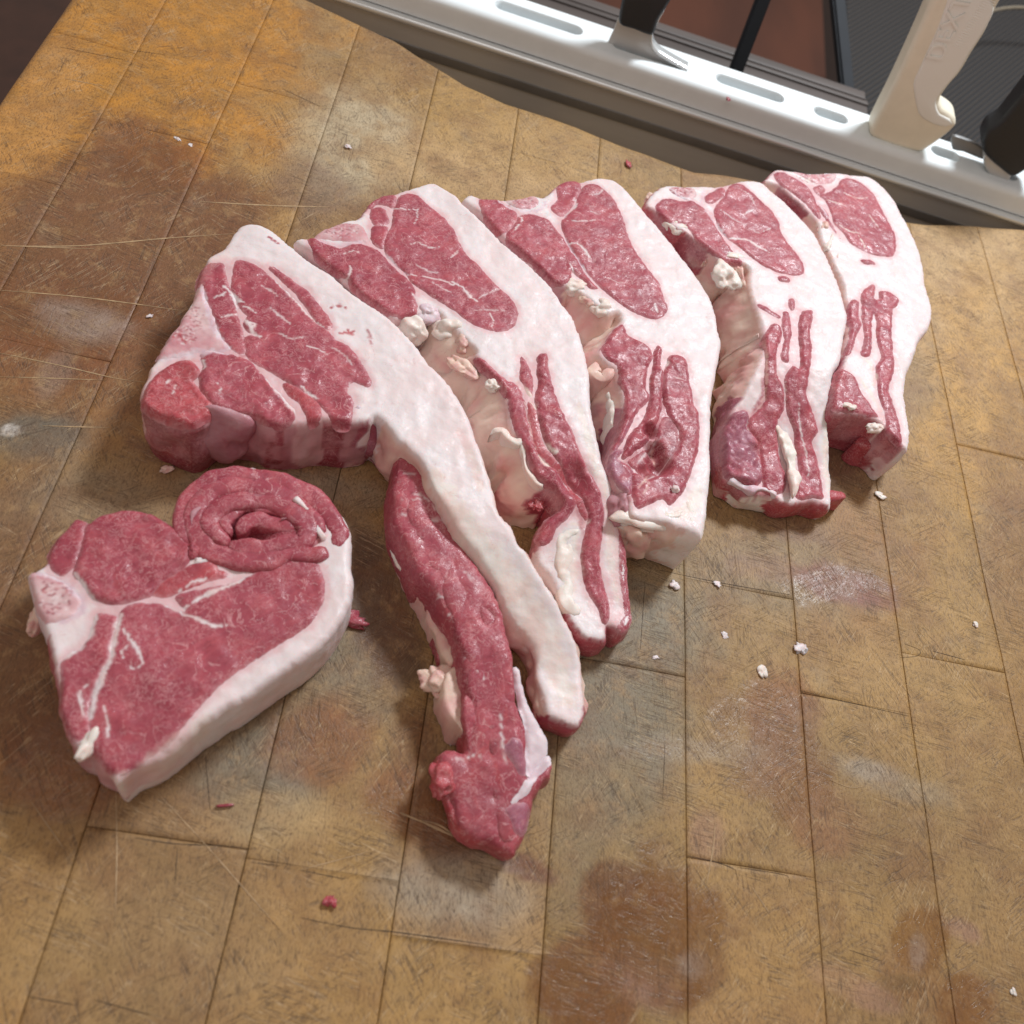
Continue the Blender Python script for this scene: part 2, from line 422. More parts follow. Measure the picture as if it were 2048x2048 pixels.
def halo(body):
    "fat next to a muscle carries a pink stain; painted on the slab after its muscles are in"
    me = body.o.data; n = len(me.vertices)
    V = np.empty(n * 3); me.vertices.foreach_get('co', V); V = V.reshape(-1, 3)
    C = np.empty(n * 4); me.color_attributes['Col'].data.foreach_get('color', C); C = C.reshape(-1, 4)
    d = np.full(n, 1.); d2 = np.full(n, 1.)
    for pl in body.lean_outlines:
        mn, mx = pl.min(0) - .006, pl.max(0) + .006
        sel = np.where((V[:, 0] > mn[0]) & (V[:, 0] < mx[0]) & (V[:, 1] > mn[1]) & (V[:, 1] < mx[1]) & (V[:, 2] > body.h * .3))[0]
        if len(sel):
            q, _ = seg_dist(V[sel, :2], pl); old = d[sel].copy()
            d[sel] = np.minimum(old, q); d2[sel] = np.minimum(d2[sel], np.maximum(old, q))
    nz = fbm(V[:, :2], 300, 3, 3)
    k = .62 * (1 - sst(.0004, .0036, d + nz * .0011)) + .45 * (1 - sst(.0015, .0065, d2 + nz * .0015))
    k = np.clip(k, 0, .8)[:, None]
    C[:, :3] = C[:, :3] * (1 - k) + np.array((.68, .37, .39)) * k
    me.color_attributes['Col'].data.foreach_set('color', C.ravel().astype(np.float32))

def seams(body, strokes, name='', code='fat', seed=0, lift=0., strength=.95, zmin=.5):
    "colour of fat seams, cartilage and blood specks worked into the flesh along traced lines"
    lines = []
    for si, (crop, wpx, t) in enumerate(strokes):
        pts = W(T(crop, t), body.h); hw = wpx / CR[crop][2] * .000236 / 2
        cl = resample(pts, .0012, closed=False) if len(pts) > 1 else pts
        if len(cl) < 2: cl = np.vstack([cl, cl + 1e-4])
        cl = cl + np.column_stack([fbm(cl, 300, seed + si, 3), fbm(cl, 300, seed + si + 9, 3)]) * .00045
        lines.append((cl, hw))
    ca, cb, ln = np.array(FC[code][0]), np.array(FC[code][1]), float(FC[code][2])
    for ch in body.o.parent.children:
        if ch.type != 'MESH' or 'Col' not in ch.data.color_attributes: continue
        me = ch.data; n = len(me.vertices)
        V = np.empty(n * 3); me.vertices.foreach_get('co', V); V = V.reshape(-1, 3)
        C = np.empty(n * 4); me.color_attributes['Col'].data.foreach_get('color', C); C = C.reshape(-1, 4)
        L = np.empty(n); me.attributes['lean'].data.foreach_get('value', L)
        hit = False
        for cl, hw in lines:
            mn, mx = cl.min(0) - hw * 2 - .001, cl.max(0) + hw * 2 + .001
            sel = np.where((V[:, 0] > mn[0]) & (V[:, 0] < mx[0]) & (V[:, 1] > mn[1]) & (V[:, 1] < mx[1]) & (V[:, 2] > (body.h - (body.slope(V[:, :2]) if body.slope is not None else 0)) * zmin))[0]
            if not len(sel): continue
            q = V[sel, :2]; d, idx = seg_dist(q, cl, closed=False)
            u = idx / max(1, len(cl) - 1); he = max(hw, .00055) * (.45 + .75 * np.sin(np.pi * (u * .9 + .05))) * (1 + .55 * fbm(q, 420, seed + 2, 3))
            st = strength * min(1., .35 + hw / .0007)
            k = (1 - sst(.55, 1.25, d / np.maximum(he, .0003))) * st
            if k.max() <= 0: continue
            m = sst(-.5, .6, fbm(q, 200, seed + 3))[:, None]
            cc = ca * (1 - m) + cb * m; k1 = k[:, None]
            C[sel, :3] = C[sel, :3] * (1 - k1) + cc * k1; L[sel] = L[sel] * (1 - k) + ln * k; hit = True
        if hit:
            me.color_attributes['Col'].data.foreach_set('color', C.ravel().astype(np.float32)); me.attributes['lean'].data.foreach_set('value', L.astype(np.float32))

def speckle(body, crop, ell, n, seed):
    "blood-dark pores and pale grains of cut bone"
    rs = np.random.RandomState(seed); x, y, rx, ry = ell
    for code, cnt, wd in (('dlean', n, 6), ('red', n // 2, 9), ('fat', n, 7)):
        st = []
        for i in range(cnt):
            a = rs.uniform(0, 6.28); r = rs.uniform(0, 1) ** .6; px, py = x + rx * r * math.cos(a), y + ry * r * math.sin(a)
            st.append((crop, wd * rs.uniform(.6, 1.5), f"{px} {py} {px + rs.uniform(-9, 9)} {py + rs.uniform(-9, 9)}"))
        seams(body, st, code=code, seed=seed, strength=.75 if code != 'red' else .5)

def ribbon(name, parent, crop, t, wpx, h, code, z0=.0, zt=None, cap=None, seed=0, amp=.0006, taper=.25, wob=1.):
    "a rounded strip of flesh swept along a traced line; wpx may be a list along the line"
    k = CR[crop][2]; pts = W(T(crop, t), h)
    cl = resample(pts, .0014, closed=False); n = len(cl)
    u = np.linspace(0, 1, n)
    wl = wpx if isinstance(wpx, (list, tuple)) else [wpx, wpx]
    wd = np.interp(u, np.linspace(0, 1, len(wl)), wl) / k * .000236 / 2
    e = np.minimum(u, 1 - u) * n * .0014
    wd = wd * np.sqrt(np.clip(e / (wd * 1.2 + 1e-6), 0, 1)).clip(taper, 1)
    tn = np.gradient(cl, axis=0); tn /= np.linalg.norm(tn, axis=1)[:, None] + 1e-12
    nr = np.column_stack([-tn[:, 1], tn[:, 0]])
    m = 17; V, C = [], []
    hh = h if zt is None else np.interp(u, np.linspace(0, 1, len(zt)), zt)
    hh = np.broadcast_to(hh, (n,)) * 1.0
    if SL[0] is not None and h > .028 and zt is None: hh = np.maximum(hh - SL[0](cl), z0 + .003)
    hh = np.maximum(hh - .0035 * (1 - np.clip(e / (wd * 1.6 + 1e-6), 0, 1)) ** 2, z0 + .0015)
    for j in range(m):
        a = math.pi * j / (m - 1)
        cx = math.cos(a); sz = math.sin(a)
        cx2 = math.copysign(abs(cx) ** .62, cx); sz2 = sz ** .55
        q = cl + nr * (wd * cx2)[:, None]
        rr = np.minimum(wd * 1.0, (hh - z0))
        z = np.where(sz2 > 0, hh - rr * (1 - sz2), hh)
        if j in (0, m - 1): z = np.full(n, z0)
        q3 = np.column_stack([q, z])
        nn = fbm(q3, 130, seed, 4) * amp
        q = q + nr * (nn * cx * wob)[:, None]; z = z + (nn * sz if j not in (0, m - 1) else 0)
        V.append(np.column_stack([q, z]))
        mm = sst(-.5, .6, fbm(q3, 110, seed + 6, 4))[:, None]
        C.append(np.array(FC[code][0]) * (1 - mm) + np.array(FC[code][1]) * mm)
    Fs = [(j * n + i, j * n + i + 1, (j + 1) * n + i + 1, (j + 1) * n + i) for j in range(m - 1) for i in range(n - 1)]
    Fs.append(tuple(j * n for j in range(m))); Fs.append(tuple(j * n + n - 1 for j in reversed(range(m))))
    V = np.vstack(V)
    return mesh_obj(name, V, Fs, FLESH, parent, cols=np.vstack(C), lean=np.full(len(V), float(FC[code][2])))

def lump(name, parent, px, py, z, rad, code, seed=0, amp=.25, scale=(1, 1, 1), rot=0., sub=4):
    "irregular lobe (fat, cartilage, scrap)"
    bm = bmesh.new(); bmesh.ops.create_icosphere(bm, subdivisions=sub, radius=1.)
    V = np.array([tuple(v.co) for v in bm.verts]); Fs = [tuple(v.index for v in f.verts) for f in bm.faces]; bm.free()
    k = np.clip(1 + fbm(V, 1.2, seed, 2) * amp * 1.2 + (.30 - np.abs(fbm(V, 1.5, seed + 5, 2))) * amp * 1.1 + fbm(V, 4., seed + 8, 2) * amp * .12, .5, 1.5)[:, None]
    V = V * k * np.array(scale) * rad
    c, s_ = math.cos(rot), math.sin(rot)
    V = np.column_stack([V[:, 0] * c - V[:, 1] * s_, V[:, 0] * s_ + V[:, 1] * c, V[:, 2]])
    m = sst(-.5, .6, fbm(V / rad, 1.7, seed + 4, 4))[:, None]
    C = np.array(FC[code][0]) * (1 - m) + np.array(FC[code][1]) * m
    p = P(px, py, z)
    if SL[0] is not None and z > .028: q_ = W([(px, py)], z); p = np.array([q_[0][0], q_[0][1], z - SL[0](q_)[0]])
    V = V + p
    V[:, 2] = np.maximum(V[:, 2], .0003)
    return mesh_obj(name, V, Fs, FLESH, parent, cols=C, lean=np.full(len(V), float(FC[code][2])))

# ------------------------------------------------------------------ the butcher block
SX = [-.278, -.2185, -.152, -.0875, -.0238, .0395, .1030, .1668, .2303, .2934, .357, .4205, .484, .548, .612]
EDGE = np.array([P(*q)[:2] for q in [(600, -14), (637, 4), (712, 41), (787, 75), (877, 129), (934, 165), (1012, 199), (1151, 245), (1237, 281), (1324, 313), (1389, 336),
                                    (1446, 342), (1507, 353), (1700, 400), (1806, 435), (1858, 443), (1950, 444), (2048, 452)]])
def yedge(x):
    y = np.interp(x, EDGE[:, 0], EDGE[:, 1]); y = np.where(x < EDGE[0, 0], EDGE[0, 1] + (EDGE[0, 0] - x) * .16, y)
    return y + .002 + fbm(np.column_stack([x, x * 0]), 30, 2, 2) * .0008
def toxy(xy):
    "where a point of the block's top sits in the photograph's tracing frame"
    q = np.column_stack([xy, np.zeros(len(xy))]) - CAM; c = q @ R
    return np.column_stack([1024 + F * c[:, 0] / -c[:, 2], 1024 - F * c[:, 1] / -c[:, 2]])
# wear and stains of the wood, and shade beside the meat painted in: x, y, rx, ry, rotation deg, colour, strength, softness
OR = (.50, .215, .030); BR = (.165, .062, .022); GR = (.215, .180, .125); TAN = (.50, .32, .15); RB = (.235, .075, .024); PK = (.33, .17, .14); YL = (.42, .245, .080); WH = (.50, .45, .40)
STAIN_SHADE = [(1400, 1300, 700, 700, 0, (.31, .195, .075), .5, .8), (350, 1500, 500, 500, 0, (.265, .150, .064), .6, .8), (250, 120, 420, 330, -30, OR, .85, .5), (60, 500, 260, 200, 0, OR, .45, .6), (60, 250, 90, 260, 25, (.55, .27, .08), .6, .6), (290, 330, 130, 90, 15, RB, .75, .5), (260, 480, 300, 190, 0, BR, .9, .6), (180, 560, 260, 260, 0, (.22, .10, .045), .7, .6),
      (150, 640, 300, 130, 5, BR, .75, .6), (120, 740, 260, 160, 0, RB, .4, .6), (60, 870, 110, 60, 0, (.13, .125, .10), .8, .7), (160, 640, 90, 40, 10, WH, .45, .8), (110, 745, 60, 30, 120, WH, .2, .8),
      (720, 280, 130, 120, 0, (.50, .40, .26), .8, .6), (980, 320, 260, 80, 5, TAN, .75, .5), (620, 380, 90, 60, 0, (.20, .12, .08), .6, .6), (1000, 250, 300, 80, 20, YL, .6, .6),
      (1900, 560, 180, 220, 0, TAN, .8, .6), (1960, 800, 150, 260, 0, (.50, .27, .07), .7, .6), (2030, 1150, 60, 400, 0, (.26, .13, .04), .7, .7), (1830, 1350, 260, 220, 0, YL, .55, .7), (1750, 1130, 120, 180, 0, RB, .35, .8),
      (1640, 930, 100, 70, 0, (.18, .12, .09), .6, .7), (1800, 800, 120, 60, -60, (.30, .20, .11), .5, .7),
      (1560, 1150, 220, 90, 0, GR, .4, .8), (1680, 1165, 110, 42, 15, (.26, .115, .09), .85, .35), (1550, 1140, 90, 30, 10, PK, .3, .6),
      (1250, 1330, 160, 260, 0, GR, .85, .7), (1180, 1550, 110, 260, 0, GR, .45, .8), (620, 1200, 180, 260, -20, GR, .7, .7), (560, 980, 220, 40, 0, (.34, .29, .20), .7, .6), (500, 1540, 130, 120, 0, GR, .85, .6),
      (180, 1000, 160, 60, 0, (.36, .30, .20), .6, .7), (700, 950, 60, 50, 0, (.22, .17, .11), .4, .7),
      (60, 1150, 140, 260, 0, (.20, .095, .045), .75, .7), (330, 1000, 330, 120, 0, (.26, .17, .095), .55, .8), (60, 1330, 120, 120, 0, BR, .5, .8), (110, 1530, 170, 110, 10, RB, .75, .5), (90, 1440, 150, 80, 0, BR, .7, .6), (640, 1480, 110, 90, 0, RB, .6, .6), (765, 1230, 75, 170, -20, (.10, .045, .022), .85, .5), (330, 905, 90, 30, 20, (.16, .05, .035), .5, .6), (1660, 915, 70, 40, 20, (.14, .05, .035), .6, .6), (1580, 1050, 90, 30, 20, (.17, .07, .05), .5, .6), (900, 1660, 80, 50, 20, (.14, .05, .03), .6, .6),  # holds the shade left of the long tail, painted as a dark patch
      (830, 1500, 50, 90, 10, BR, .7, .6), (840, 1620, 110, 60, 30, RB, .6, .5), (900, 1690, 60, 40, 0, BR, .6, .5), (560, 1640, 170, 60, 0, (.50, .33, .15), .6, .6), (700, 1700, 60, 90, 0, YL, .5, .7),
      (900, 1780, 160, 70, 10, (.36, .32, .26), .55, .8), (250, 1900, 330, 190, 0, (.36, .225, .10), .55, .8), (60, 1800, 160, 260, 0, YL, .35, .8),
      (1060, 1740, 60, 22, 22, (.15, .05, .04), .8, .4), (1300, 1880, 150, 150, 15, (.165, .062, .014), .95, .25), (1220, 1790, 70, 70, 25, (.15, .058, .014), .9, .3), (1170, 1990, 110, 110, 0, (.19, .075, .020), .9, .3),
      (1270, 1960, 90, 50, 20, (.30, .17, .12), .5, .7), (1560, 1400, 90, 60, -70, RB, .55, .5), (1560, 1480, 110, 60, -60, (.22, .10, .05), .65, .4), (1600, 1580, 130, 70, 60, (.26, .12, .045), .75, .4), (1660, 1650, 80, 60, 40, (.25, .12, .05), .6, .5),
      (1840, 1870, 60, 60, 0, (.25, .12, .035), .8, .3), (1830, 1950, 70, 60, 0, (.24, .11, .035), .7, .4), (1935, 2010, 60, 60, 0, (.23, .10, .03), .75, .4), (1930, 1860, 45, 22, 30, PK, .5, .5), (1710, 1980, 110, 30, 25, PK, .55, .5), (1800, 1965, 40, 20, 0, (.12, .07, .02), .6, .5),
      (1590, 1880, 300, 140, 0, YL, .45, .8), (1420, 1620, 90, 160, 0, YL, .4, .8), (1410, 1670, 40, 60, 0, PK, .4, .6), (1780, 1560, 130, 30, 20, (.30, .24, .17), .5, .6), (1740, 1540, 60, 20, 20, WH, .3, .8),
      (1380, 1500, 200, 30, 3, (.36, .30, .22), .45, .8), (20, 860, 22, 14, 0, (.6, .55, .5), .8, .4), (1380, 1930, 35, 30, 0, WH, .4, .8), (1838, 1905, 18, 34, 0, WH, .45, .8), (1010, 1730, 60, 10, 20, WH, .3, .9)]
WET = [(1300, 1860, 150, 150, 1.), (1170, 1990, 130, 90, 1.), (1840, 1890, 70, 70, .9), (1680, 1170, 120, 45, .5), (130, 1530, 160, 100, .5), (820, 1620, 100, 60, .7), (1600, 1560, 120, 100, .6), (1930, 2010, 60, 60, .8),
       (640, 1480, 110, 90, .4), (300, 330, 120, 70, .4), (150, 640, 200, 60, .4), (1290, 1830, 90, 60, 1.), (1360, 1930, 60, 60, 1.), (765, 1230, 60, 140, .5), (900, 1670, 60, 40, .8), (330, 905, 80, 25, .7), (1530, 1430, 110, 70, .5), (1060, 1740, 60, 25, .6), (1400, 1500, 200, 30, .35)]  # damp patches, one laid over the painted shade left of the tail

def block_colour(xy, seed):
    rs = np.random.RandomState(seed)
    b0 = np.array((.350, .202, .074)) * rs.uniform(.76, 1.16) * np.array([1, rs.uniform(.95, 1.05), rs.uniform(.85, 1.15)])
    q = toxy(xy)
    nz = fbm(xy, 34, 3, 5); n2 = fbm(xy, 150, 8, 4)
    c = b0[None] * (1 + .10 * nz + .10 * n2)[:, None]
    for x, y, rx, ry, rot, col, st, soft in STAIN_SHADE:
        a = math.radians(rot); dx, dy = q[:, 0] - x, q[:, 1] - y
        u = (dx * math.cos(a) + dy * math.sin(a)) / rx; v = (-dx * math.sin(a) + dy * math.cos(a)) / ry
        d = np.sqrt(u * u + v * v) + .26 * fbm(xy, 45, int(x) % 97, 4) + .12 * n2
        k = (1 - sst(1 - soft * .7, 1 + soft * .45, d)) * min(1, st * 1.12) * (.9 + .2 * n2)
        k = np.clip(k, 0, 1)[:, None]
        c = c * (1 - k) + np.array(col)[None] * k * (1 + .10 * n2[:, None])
    wt = np.zeros(len(xy))
    for x, y, rx, ry, st in WET:
        d = np.sqrt(((q[:, 0] - x) / rx) ** 2 + ((q[:, 1] - y) / ry) ** 2) + .35 * fbm(xy, 50, int(x) % 89, 4) + .2 * n2
        wt = np.maximum(wt, st * (1 - sst(.7, 1.0, d)))
    return np.clip(c, .01, .9), wt

block = tag(empty("butcher_block", (.1, .3, 0)), "worn end-jointed hardwood butcher block with knife scars and damp stains under the meat", "chopping block")
block_inv = Matrix.Translation((-.1, -.3, 0))
CUTS = {k: [] for k in range(14)}
for q in [(228, 96), (78, 360), (306, 262), (110, 700), (385, 1684), (630, 208), (620, 1735), (900, 1885), (1130, 330), (1240, 1330), (1490, 1180), (1500, 1735), (1700, 1405), (1890, 1322), (1960, 900)]:
    p_ = P(*q); CUTS[int(np.searchsorted(SX, p_[0])) - 1].append(p_[1])
RF = .011
def fill(d):
    t = np.clip(d / RF, 0, 1); return -RF * (1 - np.sqrt(np.clip(1 - (1 - t) ** 2, 0, 1)))
for k in range(14):
    xa, xb = SX[k], SX[k + 1]
    cuts = sorted([99.] + CUTS[k] + [-.07 if k > 2 else -.05], reverse=True)
    cuts = [c for c in cuts if c > -.06] + [-.08]
    for ci in range(len(cuts) - 1):
        y1, y0 = cuts[ci], cuts[ci + 1]
        lx = (xb - xa)
        g0 = .00010
        xs = np.concatenate([[g0, g0 + .00005, g0 + .0004], np.linspace(.0025, lx - .0025, 28), [lx - g0 - .0004, lx - g0 - .00005, lx - g0]]) + xa
        zx = np.zeros(len(xs)); zx[[0, -1]] = -.004; zx[[1, -2]] = -.0003
        back = y1 > 5
        yt = yedge(xs) if back else np.full(len(xs), y1)
        nrow = int(max(6, ((.62 if back else y1) - y0) / .0022))
        tv = np.linspace(0, 1, nrow)
        rows = []; 
        rows.append((y0 + g0, -.004)); rows.append((y0 + g0 + .0001, -.0005))
        Vv = []
        nx = len(xs)
        def row(yv, zv): Vv.append(np.column_stack([xs, yv, np.minimum(zv, zx) if np.ndim(zv) == 0 and zv < 0 else zx + zv]))
        fd = fill(xs - SX[0]) if k == 0 else np.zeros(nx)
        row(np.full(nx, y0 + .00004), fd - .004); row(np.full(nx, y0 + .00006), fd - .0002)
        for t in tv:
            t2 = t if not back else 1 - (1 - t) ** 1.15
            yv = (y0 + .0003) + (yt - (.0003 if not back else 0) - (y0 + .0003)) * t2
            dl = xs - SX[0] if k == 0 else np.full(nx, 9.)
            db = (yt - yv) if back else np.full(nx, 9.)
            zz = fill(db) + fill(dl) 
            zz = zz + fbm(np.column_stack([xs, yv]), 14, 5, 2) * .0006
            row(yv, zz)
        if back: row(yt + .0005, np.full(nx, -.03)); row(yt - .004, np.full(nx, -.11))
        else: row(yt - .00006, fd - .0002); row(yt - .00004, fd - .004)
        V = np.vstack(Vv); nr_ = len(Vv)
        if k == 0:
            li = np.arange(nr_) * nx; V[li, 2] = -.10; V[li, 0] -= .001
        Fs = [(a * nx + b, a * nx + b + 1, (a + 1) * nx + b + 1, (a + 1) * nx + b) for a in range(nr_ - 1) for b in range(nx - 1)]
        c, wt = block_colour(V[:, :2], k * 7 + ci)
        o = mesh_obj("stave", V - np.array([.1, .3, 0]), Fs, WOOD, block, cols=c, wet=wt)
# core under the staves
def box(name, x0, x1, y0, y1, z0, z1, mat, parent=None, bev=0., off=(0, 0, 0)):
    bm = bmesh.new(); bmesh.ops.create_cube(bm, size=1.)
    for v in bm.verts: v.co = Vector(((x0 + x1) / 2 + v.co.x * (x1 - x0), (y0 + y1) / 2 + v.co.y * (y1 - y0), (z0 + z1) / 2 + v.co.z * (z1 - z0))) - Vector(off)
    if bev: bmesh.ops.bevel(bm, geom=bm.edges[:], offset=bev, segments=3, profile=.6, affect='EDGES')
    me = bpy.data.meshes.new(name); bm.to_mesh(me); bm.free(); me.materials.append(mat)
    me.polygons.foreach_set("use_smooth", [bool(bev)] * len(me.polygons))
    return link(bpy.data.objects.new(name, me), parent)
box("core", -.262, .61, -.08, .575, -.10, -.0035, DARKGAP, block, off=(.1, .3, 0))

# long pale and dark knife marks
def strip(name, crop, t, wpx, mat, parent, z=.0003, off=(0, 0, 0)):
    pts = W(T(crop, t), 0); cl = resample(pts, .003, closed=False); n = len(cl)
    tn = np.gradient(cl, axis=0); tn /= np.linalg.norm(tn, axis=1)[:, None] + 1e-9; nr = np.column_stack([-tn[:, 1], tn[:, 0]])
    u = np.linspace(0, 1, n); hw = wpx * (.00019 if mat.name.startswith('raised') else .000118) * (.25 + .75 * np.sin(np.pi * u)) * (1 + .4 * fbm(cl, 300, 4, 2))
    bz = fbm(cl, 14, 5, 2) * .0006
    V = np.vstack([np.column_stack([cl + nr * hw[:, None], bz + z * .4]), np.column_stack([cl, bz + z]), np.column_stack([cl - nr * hw[:, None], bz + z * .4])]) - np.array(off)
    Fs = [(j * n + i, j * n + i + 1, (j + 1) * n + i + 1, (j + 1) * n + i) for j in (0, 1) for i in range(n - 1)]
    return mesh_obj(name, V, Fs, mat, parent)
PALE = simple("raised_wood_fibre", (.50, .33, .18), .7, var=.5, vscale=300)
DARKM = simple("ingrained_knife_cut", (.045, .028, .018), .8)
OFF = (.1, .3, 0)
for t, wd in [("0 492 150 492 330 478 470 468", 2.2), ("0 492 190 498", 1.6), ("400 405 540 411 665 413", 2.4), ("0 581 140 592 260 606 370 622", 2.), ("0 706 120 731 230 757 300 766", 1.8), ("0 754 110 757 210 761", 1.6),
              ("85 852 220 856", 1.4), ("130 158 205 172", 1.5), ("232 1560 234 1700 230 1850", 1.4), ("800 1625 860 1650 925 1680", 3.), ("840 1640 880 1650 935 1690", 2.), ("300 1570 420 1700 560 1860", 1.2),
              ("1430 1640 1425 1700 1410 1780", 1.6), ("1660 1560 1700 1575 1730 1573", 1.6), ("600 1740 740 1703", 1.1), ("1500 1770 1540 1830", 1.2), ("60 1600 130 1700", 1.1), ("1760 1010 1775 1030", 2.)]:
    strip("knife_mark", 'px', t, wd, PALE, block, off=OFF)
for t, wd in [("270 1676 350 1688 450 1692 500 1698", 1.6), ("600 1835 700 1855 800 1865 980 1890", 1.6), ("975 1892 974 1912", 1.2), ("500 1724 560 1732", 1.2), ("600 1740 690 1758", 1.2), ("355 1695 350 1770", 1.),
              ("1374 1712 1430 1724 1470 1740 1475 1760", 1.4), ("1475 1735 1575 1752 1574 1777", 1.1), ("1603 1382 1650 1395 1730 1412 1818 1432", 1.2), ("1810 1288 1840 1300 1835 1312 1800 1315", 1.2), ("1865 1302 1930 1320", 1.6),
              ("1320 1140 1440 1165 1580 1190", 1.2), ("190 2000 300 2030", 1.4), ("60 1994 150 2010", 1.2), ("640 1400 636 1460", 1.), ("570 1270 560 1390", 1.), ("260 100 330 110", 1.1), ("120 95 250 120", 1.1), ("565 178 640 212", 1.6),
              ("410 1500 420 1620", 1.), ("1290 1160 1280 1300", 1.), ("1330 1480 1325 1600", 1.), ("1700 1900 1760 1920", 1.)]:
    strip("knife_mark", 'px', t, wd, DARKM, block, z=.0002, off=OFF)

exec_marker = None
# ------------------------------------------------------------------ chops
GRP = "raw pork chops laid out on the butcher block"
# small heart-shaped chop, front left
r0 = tag(empty("pork_chop", tuple(P(330, 1250))), "small heart-shaped raw chop at front left with its tail rolled into a coil", "meat", GRP)
def child_fix(root):
    for ch in root.children:
        ch.matrix_parent_inverse = Matrix.Translation(-Vector(root.location))
b0 = Body("fat", r0, [('bone', 'c1', "125 590 165 575 210 545"), ('lean', 'c1', "225 505 250 450 310 380 360 325 410 332 430 345 470 315 560 290 650 285 740 305 820 355 880 400 920 440"),
                      ('lean', 'c1', "880 380 850 330 850 270 880 200 940 140 1020 90 1120 68 1250 78 1380 120"), ('fat', 'c1', "1490 180 1580 230 1650 300 1690 370 1700 430 1700 560 1712 640 1690 750 1650 825 1560 930 1450 1015 1300 1115 1180 1200 1060 1270 960 1340 860 1420 770 1485 650 1540 560 1600"),
                      ('memb', 'c1', "530 1560 470 1510 430 1450 375 1440"), ('lean', 'c1', "330 1400 300 1310 275 1260 280 1180 260 1100 240 1000"), ('cart', 'c1', "215 900 190 830 160 760 140 680")],
          .036, r=.0035, seed=1, dips=[(490, 1050, .018, .008)])
def I(name, body, code, crop, t, **kw):
    if name in ('loin_eye', 'tenderloin', 'side_muscle'): kw.setdefault('grow', .0014 if body.amp > .0008 else .0009)
    return inset(name, body, code, crop, t, seed=hash((len(t), t[:9])) % 1 + len(t), **kw)
I("tenderloin", b0, 'lean', 'c1', "430 350 470 318 560 295 650 290 740 310 820 358 880 405 922 460 912 530 860 590 780 640 720 700 600 742 500 735 430 690 395 630 360 600 380 520 400 430 410 380", lift=.0012)
I("side_muscle", b0, 'lean', 'c1', "250 455 310 385 360 332 405 338 418 360 396 430 375 500 355 555 310 600 270 590 240 540 230 505")
I("loin_eye", b0, 'lean', 'c1', "600 770 660 745 780 750 850 785 905 775 850 715 900 690 1060 660 1190 620 1280 560 1360 512 1450 492 1510 520 1545 590 1565 650 1550 740 1500 830 1420 890 1300 960 1180 1040 1060 1130 980 1220 900 1310 830 1400 740 1470 640 1525 560 1560 500 1520 450 1450 445 1380 430 1300 445 1200 480 1110 540 1010 555 900 580 820")
I("side_muscle", b0, 'lean', 'c1', "470 800 540 800 565 822 540 900 525 1000 470 1120 435 1200 420 1290 425 1360 380 1395 335 1385 305 1300 285 1250 295 1180 305 1110 300 1040 340 990 400 960 440 890 455 830")
I("side_muscle", b0, 'red', 'c1', "730 695 800 632 900 575 960 540 1020 530 1050 580 1090 605 950 650 860 685 790 705")
I("bone", b0, 'bone', 'c1', "150 600 230 600 300 640 360 690 390 740 360 790 300 820 225 835 185 780 165 700", lift=.0004)
seams(b0, [('c1', 26, "590 800 560 870 548 960 525 1040 490 1120 455 1200 440 1300"), ('c1', 14, "600 870 640 930 680 1000 705 1060"), ('c1', 14, "700 740 790 735 860 770 900 800"), ('c1', 16, "900 800 960 820 1020 850 1100 850"),
           ('c1', 12, "505 1240 520 1300 522 1390"), ('c1', 10, "420 1290 380 1200 400 1150 440 1120"), ('c1', 30, "360 600 420 690 480 760 560 780"), ('c1', 14, "620 950 590 980 600 1010"), ('c1', 10, "700 1040 660 1060 630 1060"),
           ('c1', 30, "390 960 430 880 460 800"), ('c1', 26, "270 1010 330 1000 380 960"), ('c1', 20, "880 770 960 720 1100 660 1230 590"), ('c1', 10, "850 690 930 640 1000 620")], seed=3)
seams(b0, [('c1', 26, "170 600 250 605 340 660 400 740 370 800 300 835"), ], name="cartilage", code='cart', seed=5)
speckle(b0, 'c1', (270, 715, 80, 85), 50, 78)
seams(b0, [('c1', 60, "560 1590 700 1530 850 1420 1000 1290")], code='white', seed=79, strength=.5)
lump("fat_lobe", r0, *T('c1', "975 535")[0], .0355, .0036, 'fat', 2, scale=(1.7, .8, .5), rot=.3)
lump("fat_lobe", r0, *T('c1', "425 1420")[0], .035, .0042, 'white', 4, scale=(.7, 1.5, .7), rot=-.3)
lump("bone_tip", r0, *T('c1', "170 830")[0], .014, .0045, 'peach', 4, scale=(.7, 1.3, 1.))
lump("meat_tag", r0, *T('c1', "930 485")[0], .036, .0035, 'lean', 9)
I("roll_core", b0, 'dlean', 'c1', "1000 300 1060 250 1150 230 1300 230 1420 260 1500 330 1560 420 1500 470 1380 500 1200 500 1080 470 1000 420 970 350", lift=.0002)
halo(b0)
# rolled tail
h0 = .039
ribbon("rolled_tail", r0, 'c1', "1590 480 1500 500 1400 480 1300 520 1200 515 1080 500 1000 470 950 400 935 330 960 260 1030 190 1150 165 1280 180 1400 230 1490 310 1560 400", [60, 110, 120, 110, 100, 110, 120, 110, 90], .0385, 'lean', z0=.006, seed=12, amp=.0009)
ribbon("rolled_tail", r0, 'c1', "1620 470 1640 400 1600 330 1520 230 1400 160 1250 120 1120 112 1010 140 920 210 880 290 880 360 910 420 970 450", [70, 110, 125, 110, 100, 100, 90, 80], .0375, 'lean', z0=.004, seed=14, amp=.0008)
ribbon("rolled_tail", r0, 'c1', "1110 440 1040 400 1010 340 1050 280 1130 240 1250 235 1350 260 1440 310 1490 370 1460 440 1380 440 1280 460 1180 465 1100 440", [70, 95, 105, 95, 100, 100, 95, 80], .0390, 'lean', z0=.010, seed=17, amp=.0010)
